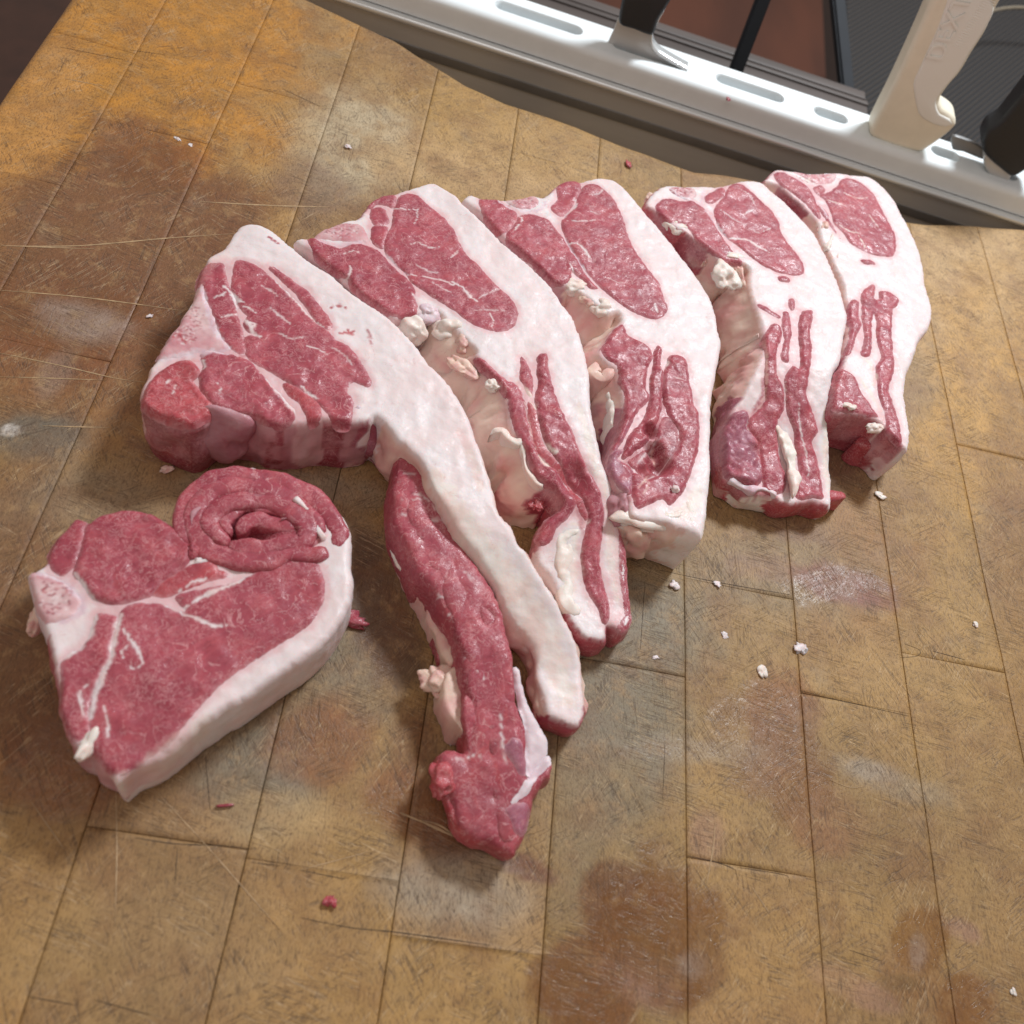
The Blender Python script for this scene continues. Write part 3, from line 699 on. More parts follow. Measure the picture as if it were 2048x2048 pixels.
ribbon("rolled_tail", r0, 'c1', "1120 400 1090 350 1120 300 1190 265 1290 275 1370 300", [40, 70, 60, 60, 50], .0375, 'lean', z0=.012, seed=19, amp=.0008)
ribbon("rolled_tail", r0, 'c1', "1150 400 1190 345 1250 330 1330 350 1440 370", [60, 80, 90, 90, 50], .0375, 'lean', z0=.012, seed=23, amp=.0009)
ribbon("fat_streak", r0, 'c1', "1420 225 1490 290 1530 370 1570 430", [14, 22, 34, 26], .0388, 'fat', z0=.02, seed=29, amp=.0009)
ribbon("fat_streak", r0, 'c1', "925 370 935 300 1000 250 1030 215", [8, 18, 14, 8], .0386, 'memb', z0=.02, seed=31, amp=.0009)
ribbon("fat_streak", r0, 'c1', "1350 330 1430 325 1470 380", [8, 14, 10], .0390, 'memb', z0=.02, seed=33, amp=.0005)
ribbon("fat_streak", r0, 'c1', "1150 225 1230 215 1330 235", [6, 12, 6], .0388, 'memb', z0=.02, seed=35, amp=.0005)
child_fix(r0)

# big chop with long tail
r1 = tag(empty("pork_chop", tuple(P(640, 800))), "largest raw chop with broad white fat strip and long loose meat tail toward the front", "meat", GRP)
b1 = Body("fat", r1, [('fat', 'c2', "525 370 550 345 630 300 700 200 750 150 800 140 880 150 960 190 1060 270 1150 345 1250 420 1350 480 1470 590 1500 610 1640 700 1730 770 1840 880 1930 990"),
                      ('fat', 'c5', "1000 1270 1130 1400 1250 1600 1300 1750"), ('peach', 'c3', "850 150 900 300 935 430 975 560 1050 640 1090 740 1150 810 1200 900 1300 1050 1400 1240 1480 1420 1510 1600 1525 1780"),
                      ('lean', 'c4', "1640 620 1635 700 1600 770"), ('lean', 'c4', "1540 790 1400 740"), ('peach', 'c4', "1330 700"), ('peach', 'c3', "1240 1760 1200 1640 1190 1500 1150 1400 1080 1310 1010 1225 960 1110 900 1000 850 930 810 860 740 770 660 650 600 540 550 440 500 320 440 220 350 130 300 100 270 60 240 20"),
                      ('fat', 'c2', "1660 1440 1620 1400"), ('purp', 'c2', "1590 1425"), ('memb', 'c2', "1540 1432 1480 1438"), ('dlean', 'c2', "1430 1442 1350 1436"), ('sinew', 'c2', "1290 1428 1230 1430 1180 1440"), ('memb', 'c2', "1120 1450 1070 1446"), ('dlean', 'c2', "1010 1455"),
                      ('memb', 'c2', "965 1452"), ('memb', 'c2', "900 1440 840 1400 740 1375 650 1370 590 1375"), ('dlean', 'c2', "520 1430 430 1470 330 1440 230 1400 150 1370 105 1310"), ('peach', 'c2', "92 1260 105 1190 140 1120 160 1060"),
                      ('cart', 'c2', "190 1030 230 950 280 860 340 790 370 720 430 630"), ('lean', 'c2', "455 540 490 440"), ('fat', 'c2', "500 420")],
          .040, r=.004, seed=40, amp=.0009, dips=[(515, 865, .006, .004), (870, 1050, .012, .002), (1150, 1360, .02, .001)], slope=drop(P(1060, 1100)[1], P(1150, 1400)[1], .022))
I("side_muscle", b1, 'lean', 'c2', "495 440 530 420 625 418 640 500 662 570 700 640 715 740 740 830 760 900 778 950 740 985 690 955 640 890 600 810 570 700 540 650 520 570 490 540 470 560 465 510")
I("loin_eye", b1, 'lean', 'c2', "730 398 790 412 860 445 930 500 1000 570 1070 640 1150 710 1220 790 1300 850 1350 910 1420 950 1480 1010 1530 1080 1570 1160 1560 1195 1480 1160 1435 1180 1420 1240 1460 1290 1448 1400 1440 1440 1385 1450 1330 1395 1260 1310 1160 1230 1050 1165 950 1105 860 1055 800 1015 785 960 765 905 820 885 850 870 800 845 775 800 800 745 760 700 725 630 695 580 705 500 712 440")
I("side_muscle", b1, 'lean', 'c2', "940 440 1000 470 1090 540 1170 600 1240 680 1290 740 1325 810 1300 830 1240 780 1180 690 1100 600 1020 520 950 460")
I("bone", b1, 'bone', 'c2', "200 1010 240 930 290 862 340 800 385 740 430 680 470 580 500 560 515 620 560 720 590 830 630 900 680 955 630 975 540 970 430 985 340 1005 255 1015", lift=.0005, rag=.0007)
I("tenderloin", b1, 'lean', 'c2', "500 1000 550 985 640 1000 720 1020 790 1040 850 1110 940 1210 1020 1290 1080 1370 1075 1415 1000 1440 920 1425 850 1385 760 1370 640 1362 590 1340 540 1290 500 1220 490 1150 520 1080", lift=.0014)
I("side_muscle", b1, 'red', 'c2', "130 1250 175 1180 250 1100 330 1052 400 1038 440 1070 465 1120 430 1170 475 1240 535 1305 560 1360 500 1415 420 1445 320 1425 220 1385 150 1350 115 1300", lift=.0018)
I("side_muscle", b1, 'red', 'c2', "1030 1190 1080 1200 1150 1250 1230 1310 1255 1390 1200 1430 1170 1370 1120 1290 1060 1250", lift=.0008)
seams(b1, [('c2', 22, "700 640 740 720 790 800 840 870 880 890"), ('c2', 14, "760 690 800 700 840 730"), ('c2', 26, "640 560 680 600 720 640 760 660"), ('c2', 10, "560 640 620 620 650 590"), ('c2', 12, "620 760 680 750 720 740"),
           ('c2', 16, "1160 950 1230 970 1300 1000"), ('c2', 18, "930 480 1010 560 1100 650 1180 740 1290 830"), ('c2', 10, "800 400 900 420 960 450"), ('c2', 20, "780 800 830 800 820 830"), ('c2', 12, "870 1120 940 1200"),
           ('c2', 34, "940 1210 1010 1270 1090 1360 1120 1410"), ('c2', 20, "1130 1200 1200 1260 1250 1290"), ('c2', 12, "600 1200 620 1240 590 1270"), ('c2', 18, "260 1210 270 1180 280 1170"), ('c2', 14, "310 1190 325 1220 310 1260"),
           ('c2', 14, "1450 1170 1440 1230 1480 1290"), ('c2', 16, "470 1040 500 1040 520 1090 490 1100"), ('c2', 8, "880 560 960 600 980 640"), ('c2', 8, "930 700 1010 760 1060 800"), ('c2', 8, "990 860 1060 900 1150 900"), ('c2', 7, "1330 960 1400 1000 1460 1060")], seed=8)
seams(b1, [('c2', 60, "200 1030 300 1020 420 1000 560 985 690 985"), ('c2', 36, "490 560 530 690 560 800 610 890 690 980")], name="cartilage", code='cart', seed=9)
seams(b1, [('c2', 24, "310 890 350 880 390 920"), ('c2', 16, "730 990 750 1010 770 1000"), ('c2', 14, "600 830 630 850"), ('c2', 16, "910 230 950 260 980 280"), ('c2', 12, "1330 690 1390 680 1420 690"), ('c2', 14, "1380 860 1430 850 1470 840"), ('c2', 12, "1440 820 1450 850 1480 870"), ('c2', 6, "1560 830 1580 880 1590 920")], name="blood_spot", code='red', seed=11, lift=.0009)
seams(b1, [('c3', 230, "560 330 700 620 900 900 1100 1150 1270 1400 1400 1750")], code='white', seed=71, strength=.75)
seams(b1, [('c3', 70, "700 30 780 200 850 420"), ('c3', 60, "560 430 680 640 800 860")], code='peach', seed=72, strength=.4)
seams(b1, [('c2', 80, "700 380 560 400 420 640 330 760")], code='peach', seed=73, strength=.3)
speckle(b1, 'c2', (385, 880, 85, 60), 60, 75); speckle(b1, 'c2', (450, 760, 60, 90), 30, 76)
halo(b1)
# side walls details
for (x, y, z, rd, cd_, sc) in [(600, 1560, .020, .012, 'memb', (1.5, .8, 1.5)), (1030, 1550, .020, .006, 'cart', (.8, .8, 2.)), (1220, 1560, .018, .0075, 'cart', (.9, .8, 2.)), (1480, 1570, .018, .0085, 'cart', (.8, .8, 2.0)), (1560, 1600, .018, .0075, 'purp', (.8, .8, 2.1))]:
    px, py = T('c2', f"{x} {y - 60}")[0]
    lump("gristle", r1, px, py, z, rd, cd_, seed=x, amp=.22, scale=sc)
# long tail
ts = drop(P(900, 1250)[1], P(960, 1680)[1], .012)
b1t = Body("belly_tail", r1, [('lean', 'c3', "300 125 365 135 455 210 510 305 575 450 648 585 718 715 792 830 862 945 930 1040 978 1150 1008 1250 1026 1350 1058 1450 1070 1530"),
                              ('lean', 'c4', "1080 420 1110 560 1150 700 1170 850 1180 1000 1200 1140"), ('lean', 'c4', "1290 1110 1370 1020 1395 1080 1365 1170 1290 1260 1235 1330 1215 1460 1180 1600 1135 1700"), ('red', 'c4', "1100 1760 1050 1775 990 1750 900 1700 800 1680 720 1625 650 1550 600 1450 580 1330"),
                              ('red', 'c4', "530 1240 485 1170 475 1080 500 990 570 950 640 945 690 960"), ('lean', 'c4', "690 850 700 700 700 580 670 450 665 340 655 250"), ('lean', 'c3', "700 1420 640 1270 560 1130 500 1050 430 960 370 820 310 700 270 580 262 440 280 300 290 180")],
           .031, r=.0055, seed=60, amp=.0010, main='lean', rough=.0007, slope=ts, dips=[(870, 1665 - 50, .01, .0), (975, 1235, .006, .002)])
seams(b1t, [('c3', 8, "400 440 480 470 560 560"), ('c3', 8, "300 560 380 590 470 600 560 620"), ('c3', 16, "620 1200 680 1230 730 1230"), ('c3', 10, "560 1090 620 1110 640 1150"), ('c3', 14, "790 1550 850 1600 860 1640"), ('c3', 10, "730 1500 790 1480 820 1490"), ('c4', 18, "720 590 730 640 720 720 700 800"),
            ('c4', 16, "620 1030 700 1040 780 1000 820 1040"), ('c4', 12, "960 680 980 800 990 950 1010 1080")], seed=14, lift=.0008)
seams(b1t, [('c4', 14, "1010 640 1020 760"), ('c4', 10, "870 940 900 1000"), ('c4', 30, "640 1000 720 1040 800 1000 860 950 900 900"), ('c4', 24, "900 1000 940 1100 960 1250"), ('c4', 22, "760 1100 750 1250 790 1400")], name="muscle_fold", code='red', seed=15, lift=.0020)
seams(b1t, [('c4', 420, "620 1150 780 1300 900 1500 980 1640")], code='dlean', seed=16, strength=.42, zmin=.2)
seams(b1t, [('c3', 12, "330 300 420 330"), ('c3', 12, "290 470 360 500 450 480"), ('c3', 10, "430 760 520 740 600 770"), ('c3', 12, "700 930 760 960 800 1020"), ('c3', 8, "480 640 560 600 640 650")], seed=17, strength=.6)
for i_, (cr, tt, ww, zt_, cd_) in enumerate([('c3', "340 190 360 330 420 520 500 700 600 900 690 1100 760 1280 800 1450 820 1600 840 1800", [60, 140, 180, 190, 200, 200, 190, 160, 140, 120], 0, 'lean'),
        ('c3', "850 1120 920 1290 960 1420 980 1560 1000 1700 1010 1850", [50, 150, 160, 160, 150, 90], 0, 'lean'),
        ('c4', "720 520 740 700 770 900 790 1060 820 1300 860 1500 930 1660", [50, 120, 120, 130, 170, 170, 90], 0, 'lean'),
        ('c4', "880 680 930 900 960 1100 980 1300 1000 1500 1030 1690", [50, 120, 130, 150, 150, 90], 0, 'dlean'),
        ('c4', "1040 600 1090 800 1100 980 1090 1150 1070 1300 1090 1480 1110 1610", [50, 120, 130, 120, 130, 110, 60], 0, 'lean'),
        ('c4', "590 970 540 1060 560 1200 620 1350 680 1490 780 1620", [90, 130, 140, 140, 130, 80], 0, 'red'),
        ('c4', "640 1060 720 1020 800 1060 840 1160 850 1300", [60, 90, 90, 80, 50], 0, 'red'),
        ('c4', "700 980 790 1010 870 960 920 900 900 820", [50, 80, 80, 70, 40], 0, 'red')]):
    ribbon("muscle_strand", r1, cr, tt, ww, (.0312, .0311, .0303, .0310, .0298, .0285, .0298, .0306)[i_], cd_, z0=.012, seed=200 + i_, amp=.0009) if i_ not in (6, 7) else None
fasc = inset("silverskin", b1t, 'cart', 'c4', "1095 300 1128 320 1150 440 1185 560 1245 680 1290 770 1330 830 1350 900 1345 965 1290 1040 1240 1090 1195 1145 1180 1000 1178 820 1145 660 1115 480", lift=.0012, seed=4)
inset("silverskin", b1t, 'cart', 'c4', "1045 1385 1100 1300 1160 1210 1220 1150 1340 1000 1375 1010 1340 1090 1260 1170 1190 1280 1120 1350", lift=.0011, seed=6)
inset("silverskin", b1t, 'purp', 'c4', "1000 950 1060 880 1130 900 1170 1000 1180 1130 1120 1160 1060 1060", lift=.0008, seed=7)
inset("silverskin", b1t, 'purp', 'c4', "1010 1430 1100 1380 1190 1400 1200 1520 1150 1620 1090 1600 1040 1530", lift=.0010, seed=8)
# pale flap and thin strips at the left of the tail
ribbon("thin_flap", r1, 'c3', "300 560 330 700 370 850 440 1000 530 1150 590 1280 640 1420 680 1560", [50, 90, 90, 80, 110, 130, 120, 80], .017, 'peach', z0=.0004, seed=71, amp=.0016)
ribbon("thin_flap", r1, 'c3', "330 700 370 840 430 960 500 1080 545 1230 570 1400 590 1520", [30, 60, 70, 60, 60, 70, 50], .010, 'lean', z0=.0004, seed=72, amp=.0014)
ribbon("fat_flap", r1, 'c4', "640 340 600 420 590 520 600 640 640 760 700 860", [110, 150, 150, 150, 130, 60], .020, 'peach', z0=.0004, seed=73, amp=.0022)
lump("fat_lobe", r1, *T('c4', "480 430")[0], .014, .0062, 'peach', 41, amp=.5, scale=(1.3, 1., .6), rot=-.4)
lump("fat_lobe", r1, *T('c3', "330 810")[0], .014, .0055, 'white', 47, amp=.5, scale=(.7, 1.5, .7), rot=.3)
lump("meat_tag", r1, *T('c4', "520 1180")[0], .016, .0055, 'red', 48, amp=.5, scale=(1., 1.5, .8), rot=.1)
lump("meat_tag", r1, *T('c4', "1430 745")[0], .009, .0048, 'red', 49, amp=.3, scale=(1.9, .8, .8), rot=-.15)
child_fix(r1)

# second chop
r2 = tag(empty("pork_chop", tuple(P(900, 700))), "raw chop between the largest and the middle one, long wavy lean strips in its end", "meat", GRP)
b2 = Body("fat", r2, [('cart', 'c5', "120 490 160 462 230 465"), ('bone', 'c5', "300 410 380 380 470 345"), ('lean', 'c5', "520 340 560 300 600 250 680 195 750 185"), ('fat', 'c5', "790 170 850 150 930 125 990 110 1050 120 1120 160 1180 200 1220 250 1300 320 1400 420 1480 500 1600 600 1700 690 1780 770 1850 880 1930 980"),
                      ('fat', 'c7', "870 1180 905 1350 915 1560 950 1720 990 1900"), ('fat', 'c6', "1300 700 1370 860 1395 1000 1415 1110"), ('lean', 'c6', "1465 1290 1475 1480 1500 1740 1440 1820 1390 1800"), ('lean', 'c6', "1345 1780 1335 1860 1290 1880 1200 1860 1120 1790 1080 1730"),
                      ('fat', 'c6', "1050 1640 1010 1560 960 1450 890 1370"), ('lean', 'c6', "875 1280 890 1190 940 1100 1000 1050 1035 1000 1010 910"), ('sheet', 'c6', "930 870 860 810 830 740 795 640 750 560 705 480 695 380 670 270 610 190 540 110 480 40"),
                      ('sheet', 'c5', "1290 1190 1210 1110 1140 1040 1060 960"), ('cart', 'c5', "1000 930 950 960 900 970"), ('hid', 'c5', "820 985 770 995 700 940 600 868 500 790 400 700 270 600 200 540")],
          .038, r=.003, seed=80, dips=[(1150, 960, .012, .006)], slope=drop(P(1200, 930)[1], P(1220, 1270)[1], .017), flare=.019)
I("tenderloin", b2, 'lean', 'c5', "215 475 260 482 330 510 420 540 500 515 600 530 660 560 720 620 790 690 850 740 895 800 895 860 910 920 890 965 800 975 740 955 620 875 510 795 470 735 380 685 280 605 240 540", lift=.001)
I("loin_eye", b2, 'lean', 'c5', "800 212 860 188 920 202 960 242 1040 300 1100 352 1150 420 1190 520 1240 590 1310 650 1380 740 1450 810 1520 870 1555 940 1550 1010 1500 1058 1420 1072 1320 1050 1240 1000 1150 930 1050 870 950 800 880 748 840 690 780 640 730 590 705 520 720 460 760 380 770 300 790 250")
I("side_muscle", b2, 'lean', 'c5', "600 250 680 200 755 192 775 230 760 275 720 262 650 250 615 275")
I("side_muscle", b2, 'lean', 'c5', "622 290 660 272 705 290 728 340 718 378 650 388 622 350")
I("side_muscle", b2, 'lean', 'c5', "635 402 720 400 712 460 698 535 655 528 622 470")
I("bone", b2, 'bone', 'c5', "250 468 310 422 400 384 500 382 560 402 595 460 590 495 500 495 400 485 310 478", lift=.0005, rag=.0006)
seams(b2, [('c5', 16, "850 712 950 718 1050 740 1150 772"), ('c5', 30, "1130 750 1200 790 1240 840 1300 885"), ('c5', 16, "760 280 840 290 920 290"), ('c5', 10, "920 290 915 350 900 380"), ('c5', 10, "870 520 920 510 1000 540 1060 530"), ('c5', 8, "1300 870 1380 830 1440 810"), ('c5', 8, "1280 940 1380 940 1480 950"),
           ('c5', 20, "460 740 490 700 480 660"), ('c5', 12, "440 580 490 570 540 580"), ('c5', 12, "1380 960 1400 1000 1390 1050"), ('c5', 10, "1180 560 1130 600"), ('c5', 8, "900 640 980 690 1050 700"), ('c5', 22, "890 840 930 870 980 890 1060 930"), ('c5', 8, "1010 760 1080 800 1140 830")], seed=22)
seams(b2, [('c5', 34, "240 475 330 505 430 520 520 505 610 510"), ('c5', 26, "640 540 720 590 780 660 850 710")], name="cartilage", code='cart', seed=23)
I("lean_strip", b2, 'lean', 'c6', "480 45 540 70 640 160 700 200 740 215 800 310 812 430 850 520 870 620 900 700 990 770 1070 840 1110 900 1128 980 1080 1080 1000 1150 978 1220 930 1258 890 1250 885 1190 940 1090 1015 1045 1040 990 1010 905 930 860 860 790 828 690 795 600 745 510 712 400 690 300 620 200 520 110", lift=.0012)
I("lean_strip", b2, 'lean', 'c6', "785 40 830 110 850 190 848 300 830 290 790 210 770 180 780 110")
I("lean_strip", b2, 'red', 'c6', "830 330 880 400 900 500 930 620 1040 740 1100 800 1138 900 1180 980 1215 1080 1190 1100 1140 1010 1100 860 1060 820 960 750 880 690 855 560 825 430", lift=.0002)
I("lean_strip", b2, 'lean', 'c6', "890 35 940 25 950 100 970 200 1000 300 1050 420 1100 520 1150 650 1200 750 1260 860 1300 980 1310 1080 1290 1250 1280 1370 1310 1500 1340 1620 1340 1740 1305 1760 1275 1660 1215 1560 1180 1450 1170 1300 1195 1180 1210 1080 1190 1000 1150 900 1060 780 980 680 920 560 890 440 870 330 890 220 880 100", lift=.0016)
I("lean_strip", b2, 'lean', 'c6', "1420 1150 1462 1300 1472 1500 1495 1740 1440 1812 1405 1790 1445 1700 1435 1600 1412 1400 1415 1250", lift=-.0002)
seams(b2, [('c6', 36, "740 190 800 250 840 300 870 380"), ('c6', 8, "800 330 820 430 850 560 870 640"), ('c6', 26, "1100 1120 1160 1130 1210 1110"), ('c6', 34, "940 610 970 650 1000 670"), ('c6', 30, "890 690 920 720 950 750")], seed=26, code='white')
seams(b2, [('c6', 90, "1130 1180 1110 1400 1100 1600"), ('c6', 70, "1340 1000 1370 1300 1400 1600"), ('c6', 60, "1150 350 1230 650 1330 950")], code='white', seed=27, strength=.7)
seams(b2, [('c6', 50, "820 360 860 520 900 660 1000 760"), ('c6', 40, "1130 900 1150 1050 1190 1200")], code='red', seed=28, strength=.6)
speckle(b2, 'c5', (430, 430, 110, 45), 50, 80)
ribbon("fat_cord", r2, 'c6', "1210 1130 1130 1150 1060 1200 1070 1300 1060 1400 1070 1500 1060 1580 1080 1640 1120 1670 1170 1650", [50, 80, 110, 130, 110, 100, 90, 70], .0385, 'white', z0=.008, seed=91, amp=.0016)
ribbon("fat_cord", r2, 'c6', "1150 1550 1190 1600 1220 1680 1250 1760 1300 1830", [50, 90, 100, 110, 60], .037, 'peach', z0=.008, seed=92, amp=.0022)
halo(b2)
# lumpy fat lining of the hollow side
for (x, y, z, rd, cd_, sc, ro) in [(400, 110, .033, .006, 'peach', (1.6, .8, .5), -.6), (600, 230, .036, .0035, 'white', (1.2, 1, .8), 0)]:
    lump("fat_lobe", r2, *T('c6', f"{x} {y}")[0], z, rd, cd_, seed=int(x + y), amp=.30, scale=sc, rot=ro)
lump("fat_lobe", r2, *T('c5', "880 1060")[0], .030, .0072, 'white', 95, amp=.2, scale=(1.2, .9, 1.), rot=-.4)
lump("fat_lobe", r2, *T('c5', "985 950")[0], .035, .0062, 'cart', 96, amp=.25, scale=(1., 1.1, .8))
lump("fat_lobe", r2, *T('c5', "1110 1060")[0], .033, .0072, 'white', 97, amp=.25, scale=(1.2, .9, .8), rot=.2)
lump("fat_lobe", r2, *T('c5', "1215 1150")[0], .034, .0042, 'peach', 98, amp=.35, scale=(1.2, 1.4, .8))
lump("fat_lobe", r2, *T('c5', "1000 1190")[0], .012, .008, 'peach', 99, amp=.3)
lump("blood_clot", r2, *T('c6', "880 1000")[0], .030, .0030, 'red', 101, amp=.6, scale=(1.2, 1.4, .5))
ribbon("fat_cord", r2, 'c6', "590 520 660 510 700 560 760 590 800 580 800 660 820 760 880 850 930 880", [40, 70, 60, 60, 40, 34, 24, 20], .0375, 'white', z0=.022, seed=93, amp=.0014)
child_fix(r2)

# third chop
SL[0] = None
r3 = tag(empty("pork_chop", tuple(P(1200, 650))), "middle raw chop of the row with dark folded pocket in its belly, square fatty end", "meat", GRP)
b3 = Body("fat", r3, [('fat', 'c7', "80 215 130 185 200 205"), ('bone', 'c7', "300 215 440 210 530 190 600 200"), ('lean', 'c7', "650 160 700 115 780 95"), ('fat', 'c7', "830 105 880 90 960 78 1040 85 1090 110 1150 170 1220 250 1270 310 1350 400 1450 520 1540 640 1620 750 1690 870 1720 960 1730 1040 1755 1130 1740 1250 1710 1400 1690 1550 1690 1700 1680 1800 1690 1930"),
                      ('white', 'px', "1419 1000 1412 1060 1402 1076"), ('peach', 'px', "1370 1062 1330 1048 1290 1042 1262 1034"), ('memb', 'c6', "1470 1030 1450 940 1390 890"), ('purp', 'c6', "1360 830 1345 740 1350 660 1390 560 1430 460"), ('sheet', 'c7', "1110 1540 1090 1430 1060 1330 990 1280 950 1200 1000 1120 1040 1050 1090 1000"),
                      ('sheet', 'c7', "1080 950 1020 960 960 920 870 850 790 790"), ('memb', 'c7', "740 785 670 768"), ('hid', 'c7', "600 700 500 610 380 500 300 425 200 310 110 250")],
          .037, r=.003, seed=120, dips=[(1300, 862, .006, .006), (1309, 898, .007, .008), (1320, 930, .009, .008), (1290, 945, .006, .003)])
I("side_muscle", b3, 'lean', 'c7', "190 225 300 220 370 270 425 312 418 370 390 420 350 438 300 425 240 350")
I("tenderloin", b3, 'lean', 'c7', "450 330 520 322 620 352 680 412 740 490 800 580 850 660 900 740 950 788 900 785 860 740 780 680 768 750 700 768 660 756 600 690 500 600 375 490 382 430 430 370", lift=.001)
I("bone", b3, 'bone', 'c7', "365 232 440 214 540 202 570 240 540 278 460 282 400 258", lift=.0005, rag=.0006)
I("side_muscle", b3, 'lean', 'c7', "690 142 740 104 818 102 838 160 800 230 768 288 720 328 682 310 652 272 700 220")
I("loin_eye", b3, 'lean', 'c7', "870 138 930 128 990 166 1050 230 1090 300 1120 370 1140 450 1180 540 1230 620 1290 700 1340 770 1370 850 1393 920 1370 968 1310 986 1220 958 1130 908 1040 840 950 760 880 680 820 590 770 510 732 420 722 370 760 320 810 270 832 200")
I("lean_strip", b3, 'lean', 'c7', "1110 1030 1150 1100 1220 1140 1280 1180 1300 1240 1270 1310 1258 1440 1290 1490 1200 1600 1120 1750 1070 1840 1040 1880 1045 1820 1090 1720 1120 1600 1130 1500 1095 1400 1080 1300 1020 1260 975 1190 1010 1130 1060 1060", lift=.0014)
I("lean_strip", b3, 'lean', 'c7', "1340 1165 1362 1200 1350 1270 1370 1350 1368 1450 1350 1600 1300 1740 1250 1800 1180 1850 1110 1890 1150 1750 1240 1650 1290 1500 1285 1400 1310 1300 1312 1210", lift=.0018)
I("lean_strip", b3, 'lean', 'c6', "1740 40 1790 30 1840 60 1850 130 1870 250 1890 350 1920 430 1925 560 1915 650 1880 760 1840 880 1780 960 1735 1000 1690 960 1600 995 1530 1020 1500 960 1490 880 1480 800 1530 800 1600 840 1680 790 1740 700 1790 620 1800 520 1740 440 1700 330 1690 200 1710 120", lift=.0014)
I("lean_strip", b3, 'dlean', 'c6', "1650 570 1690 440 1760 450 1790 530 1785 630 1720 710 1660 790 1590 820 1510 770 1470 720 1540 670 1600 620", lift=.0002)
I("lean_strip", b3, 'purp', 'c6', "1370 820 1350 740 1370 660 1440 640 1400 700 1460 740 1500 780 1500 850 1480 930 1420 890", lift=.0012)
seams(b3, [('c7', 18, "770 510 830 520 900 600"), ('c7', 12, "860 540 880 590 910 610"), ('c7', 10, "760 360 850 370 930 365"), ('c7', 10, "880 200 960 190 980 170"), ('c7', 16, "800 220 820 250 760 310 720 350"), ('c7', 24, "1290 1300 1275 1380 1270 1450"), ('c7', 30, "1370 1160 1380 1240 1400 1290 1370 1310"), ('c7', 8, "1000 720 1080 760 1110 760"),
           ('c7', 12, "410 430 460 370 450 330"), ('c7', 8, "1430 1370 1500 1400"), ('c7', 14, "770 640 790 690 800 740"), ('c7', 8, "900 300 950 320"), ('c6', 8, "1520 740 1600 650 1680 560"), ('c7', 20, "1340 960 1320 900"), ('c6', 26, "1690 380 1680 460 1660 530")], seed=31)
seams(b3, [('c7', 34, "310 235 400 285 480 300 580 290 620 240"), ('c7', 20, "690 400 740 480 810 590 870 680 940 770")], name="cartilage", code='cart', seed=32)
seams(b3, [('c6', 16, "1380 830 1340 730 1400 620 1440 560 1470 480 1560 420"), ('c6', 12, "1480 640 1550 560 1600 500")], name="silverskin", code='purp', seed=33, lift=.0022)
seams(b3, [('c6', 110, "1440 820 1520 620 1620 480 1660 330"), ('c6', 60, "1700 250 1700 400 1640 560"), ('c6', 90, "1470 960 1560 880 1640 860")], code='lean', seed=37, strength=.8)
seams(b3, [('c6', 50, "1600 700 1680 620 1700 520")], code='dlean', seed=38, strength=.8, zmin=.1)
seams(b3, [('c6', 14, "1520 900 1570 850 1600 800"), ('c6', 12, "1560 940 1600 870"), ('c6', 16, "1650 600 1660 700")], code='peach', seed=39, strength=.8, zmin=.1)
seams(b3, [('c6', 120, "1920 900 1860 1020 1780 1060")], code='white', seed=40, strength=.8)
speckle(b3, 'c7', (460, 245, 90, 32), 40, 81)
ribbon("fat_cord", r3, 'c7', "960 1260 930 1330 990 1370 1040 1300 1100 1230 1160 1210 1200 1245", [90, 110, 80, 70, 60, 60, 50], .036, 'peach', z0=.012, seed=131, amp=.0018)
ribbon("fat_cord", r3, 'c7', "1020 1450 1060 1500 1070 1580 1060 1660 1085 1700", [50, 90, 90, 70, 40], .030, 'white', z0=.012, seed=132, amp=.0022)
for (x, y, z, rd, cd_, sc, ro) in [(820, 780, .034, .0065, 'white', (1.2, 1., .6), .3), (900, 870, .034, .0045, 'peach', (1.2, 1., .7), 0), (990, 920, .034, .006, 'white', (1.2, 1., .6), .3), ]:
    lump("fat_lobe", r3, *T('c7', f"{x} {y}")[0], z, rd, cd_, seed=int(x + y), amp=.30, scale=sc, rot=ro)
for (x, y, z, rd, cd_, sc, ro) in [(1420, 980, .030, .008, 'memb', (.8, 1.3, 1.), 0), (1490, 1210, .018, .010, 'peach', (1., .8, 1.4), 0), (1600, 1100, .031, .009, 'white', (2., .8, .5), .2), (1770, 900, .0385, .0028, 'fat', (1., 1., .7), 0), (1840, 1050, .035, .006, 'white', (.8, 1.7, .4), .5), (1740, 1060, .0355, .005, 'white', (1.5, .7, .4), .5)]:
    lump("fat_lobe", r3, *T('c6', f"{x} {y}")[0], z, rd, cd_, seed=int(x + y), amp=.30, scale=sc, rot=ro)
child_fix(r3)

halo(b3)
